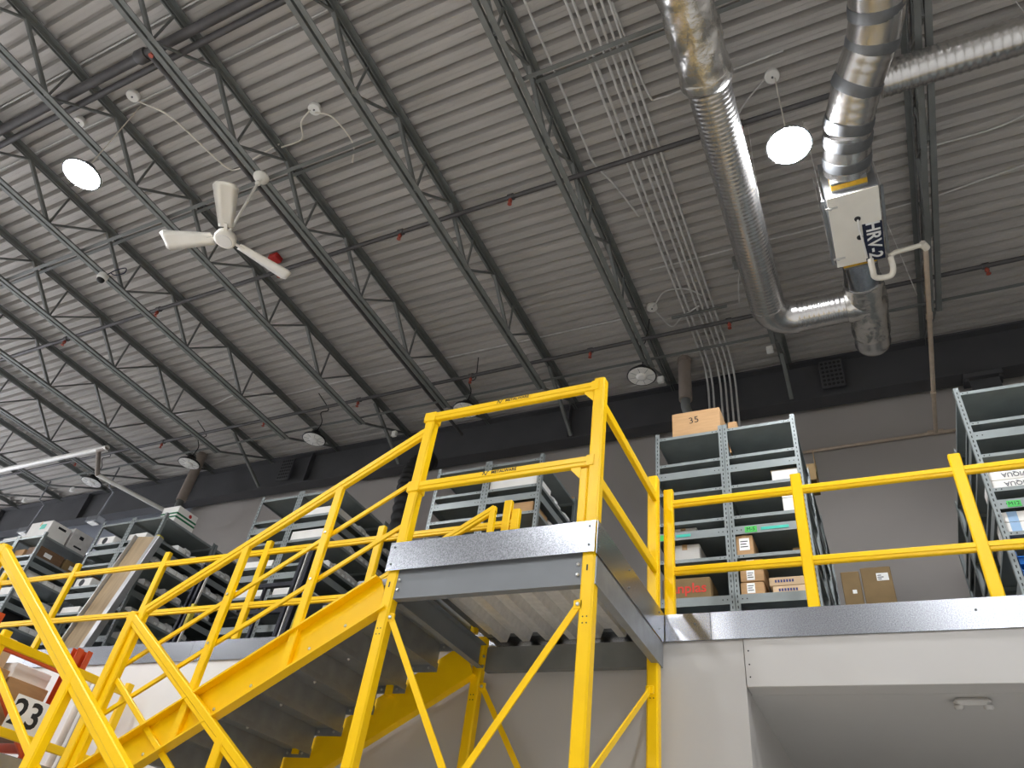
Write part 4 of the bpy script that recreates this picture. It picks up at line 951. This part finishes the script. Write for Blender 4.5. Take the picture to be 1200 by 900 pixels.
for (xr, rk, levels, y1) in ((-9.475, 'board', (4.352, 4.002, 3.657, 3.247, 2.862), 8.6), (-6.125, 'stair', (4.352, 4.002, 3.657, 3.247, 2.862), 9.2), (-3.215, 'gate', (4.352, 4.002), 8.6), (-12.36, 'far left', (4.002, 3.657, 3.247), 8.0)):
    rowtxt = {'board': 'behind the plywood board', 'stair': 'behind the stair handrail', 'gate': 'behind the gate frame', 'far left': 'at the far left'}[rk]
    for li, z in enumerate(levels):
        y = 6.42 + rnd.uniform(0, 0.1)
        if z in CARTON_LEVELS[rk]: y = 6.76
        ye = y1 - rnd.uniform(0, 1.2); cnt = 0
        while y < ye:
            k = rnd.randint(0, 2)
            for lo in (7.345, 8.405):      # keep clear of the uprights between bays
                if y < lo+0.06 and y+PW[k] > lo-0.05: y = lo+0.065
            lev = ['top', 'second', 'third', 'fourth', 'fifth'][li]
            t = thing('parts_bin', '%s small white parts box from the front, %s boxed shelf %s' % (ORD[cnt], lev, rowtxt), 'box', (xr-0.30+rnd.uniform(-0.02,0.0), y, z+0.001), 'white parts boxes on the %s shelf %s' % (lev, rowtxt))
            place('bin_body', PB[k], t); place('bin_tag', TB, t); cnt += 1
            y += PW[k] + 0.006 + (rnd.random() < 0.12)*0.1
# goods on the left side of the right row
for i, (y, z, h, w_, m_) in enumerate(((6.8,3.657,0.12,0.25,'carton_white'),(7.5,3.247,0.2,0.3,'bin_white'),(7.0,3.247,0.28,0.2,'carton_white'),(8.0,2.862,0.15,0.3,'cardboard_dark'),(8.6,3.657,0.12,0.3,'bin_white'))):
    carton('small_carton', ['white rounded carton at the upright of the right row','greyish carton on the aisle side of the right row','white carton standing at the aisle side of the right row','brown carton low on the aisle side of the right row','pale carton far back on the aisle side of the right row'][i], (1.07, y, z+0.002), (0.25, w_, h), m_, None)
for i, (y, z, h, m_) in enumerate(((7.5,3.657,0.1,'carton_white'),(8.0,3.247,0.18,'carton_white'),(8.2,3.0,0.0,'ink'),(8.6,2.862,0.2,'carton_white'),(6.88,3.247,0.15,'cardboard_dark'),(9.0,3.247,0.15,'bin_white'))):
    if h: carton('small_carton', ['white carton on the aisle side behind the guardrail post','white carton sticking out at the aisle behind the guardrail','', 'white carton low at the aisle beside the flat cartons','brown carton at the aisle side behind the guardrail','pale carton at the rear aisle behind the guardrail'][i], (-0.66, y, z+0.002), (0.23, 0.3, h), m_, None)

# leaning plywood board with metal edges
bd_ = thing('plywood_board', 'tall tan plywood board with metal edges leaning on the shelves', 'board', (-9.90, 5.98, MEZ))
Lb = 2.02; ang = math.radians(-5.5)
bd_.rotation_euler = (ang, math.radians(7.0), 0)
cboxm((0.02,-0.012,0.0), (0.45,0.012,Lb), 0.003).build('panel', 'plywood', bd_)
channel((0.0,-0.03,Lb/2-Lb/2), (0.0,-0.03,Lb), 0.02, 0.06, 0.004, 1, up=(0,1,0)).build('edge_strip', 'aluminium', bd_)
cboxm((0.45,-0.05,0.0), (0.54,0.05,Lb), 0.004).build('edge_rail', 'aluminium', bd_)
cboxm((0.46,-0.045,Lb-0.25), (0.53,0.045,Lb+0.02), 0.004).build('rail_end', 'tape_gold', bd_)
# black lift mast
lm = thing('lift_mast', 'dark navy mast with striped tape standing behind the stair posts', 'mast', (-6.12, 6.08, MEZ))
for x in (-0.10, 0.02): barm((x,0,0.0), (x+0.06,0,1.40), 0.05, 0.07, up=(0,1,0)).build('mast_rail', 'navy_black', lm)
barm((-0.045,0,0.05), (0.0,0,1.38), 0.02, 0.03, up=(0,1,0)).build('guide_rod', 'conduit', lm)
barm((0.09,0.02,0.0), (0.13,0.02,0.75), 0.03, 0.05, up=(0,1,0)).build('striped_bar', 'tape_gold', lm)
for z in (0.62, 0.95): barm((-0.75,0,z), (-0.05,0,z), 0.05, 0.06).build('cross_bar', 'navy_black', lm)
for x in (-0.72, -0.5): barm((x,0,0.0), (x,0,0.95), 0.04, 0.04, up=(0,1,0)).build('cross_leg', 'navy_black', lm)
lm2 = thing('lift_mast', 'second dark mast leaning at the aisle behind the stair newel', 'mast', (-7.95, 6.1, MEZ))
for x in (0.0, 0.09): barm((x,0,0.0), (x+0.08,0,1.35), 0.04, 0.06, up=(0,1,0)).build('mast_rail', 'navy_black', lm2)
barm((0.16,0.0,0.0), (0.22,0.0,1.3), 0.015, 0.03, up=(0,1,0)).build('guide_rod', 'conduit', lm2)
boxm((0.17,-0.03,0.5), (0.22,0.03,0.8)).build('tape_band', 'tape_gold', lm2)

# ================================================================== PALLET RACK WITH SIGN 23
pr_ = thing('pallet_rack', 'orange pallet rack end frame behind the stair landing', 'rack', (-7.6, 4.4, FLOOR))
def K(mb, name, material): return part(mb, name, material, pr_, (7.6, -4.4, 1.6))
for x in (-7.6, -10.2):
    for y in (3.86, 4.86):
        q = channel((x, y, FLOOR), (x, y, 2.06), 0.07, 0.09, 0.006, 1 if y < 4.4 else -1, up=(1,0,0)); K(q, 'upright', 'rack_orange')
    K(barm((x, 3.9, 1.80), (x, 4.82, 1.80), 0.04, 0.04), 'frame_strut', 'rack_orange')
    for z0, z1 in ((1.78, 1.0), (0.15, 0.95)): K(barm((x, 3.9, z0), (x, 4.82, z1), 0.035, 0.035), 'frame_brace', 'rack_orange')
    K(barm((x, 3.9, 0.97), (x, 4.82, 0.97), 0.04, 0.04), 'frame_strut', 'rack_orange')
K(channel((-7.6, 4.97, FLOOR), (-7.6, 4.97, 2.07), 0.06, 0.09, 0.006, -1, up=(1,0,0)), 'guard_upright', 'rack_orange')
for z in (1.12, 0.1):
    for y in (3.86, 4.88): K(channel((-7.62, y, z), (-10.2, y, z), 0.04, 0.11, 0.005, 1), 'load_beam', 'rack_orange')
K(cboxm((-10.2, 3.9, 1.14), (-7.66, 4.84, 1.165), 0.004), 'rack_deck', 'wood_brown')
K(cboxm((-10.2, 3.9, 0.12), (-7.66, 4.84, 0.145), 0.004), 'rack_deck', 'wood_brown')
q = MB()
for k in range(16): q.box((-7.563, 4.83, 0.5+k*0.09), (-7.5615, 4.845, 0.53+k*0.09))
K(q, 'slot_row', 'ink')['kind'] = 'stuff'
sg = thing('rack_sign', 'white square sign with black number 23 on the orange rack', 'sign', (-7.54, 4.62, 1.33))
cboxm((-0.004,-0.19,-0.155), (0.004,0.19,0.155), 0.002).build('sign_plate', 'label_white', sg)
text_part('numerals', '23', 0.32, 'ink', sg, (0.006, -0.02, 0.0), (0,1,0), (0,0,1), bold=0.006)
def rbox(label, loc, size, material='cardboard_pale', txt=None):
    t = carton('cardboard_box', label, loc, size, material, None)
    if txt: text_part('lettering', txt, 0.06, 'ink', t, (size[0]/2+0.002, 0.08, size[2]*0.55), (0,1,0), (0,0,1))
    return t
rbox('tan box printed Panasonic on the orange rack', (-8.20, 3.90, 1.167), (0.5, 0.44, 0.50), 'cardboard', 'Panasonic')
rbox('second tan box printed Panasonic beside the rack upright', (-8.20, 4.36, 1.167), (0.5, 0.44, 0.46), 'cardboard', 'Panasonic')
rbox('pale box stacked on the tan boxes in the orange rack', (-8.30, 3.90, 1.669), (0.45, 0.44, 0.30), 'cardboard_pale')
t = rbox('white wrapped parcel stacked on the tan boxes in the rack', (-8.22, 4.40, 1.629), (0.45, 0.40, 0.15), 'carton_white')
rbox('tan box on the lower level of the orange rack', (-8.25, 3.95, 0.147), (0.5, 0.45, 0.6), 'cardboard')
rbox('pale tan box on the lower level beside the rack upright', (-8.25, 4.42, 0.147), (0.5, 0.4, 0.5), 'cardboard_pale')
# white wall pipes behind the rack
pipe('wall_pipe', 'left white vertical pipe on the wall behind the stair', 'pipe', [(-8.08,5.42,FLOOR),(-8.08,5.42,1.95)], 0.04, 'pvc', 12, 'white vertical wall pipes')
pipe('wall_pipe', 'right grey vertical pipe on the wall behind the orange rack', 'pipe', [(-7.86,5.42,FLOOR),(-7.86,5.42,1.95)], 0.055, 'pipe_taupe', 12, 'white vertical wall pipes')
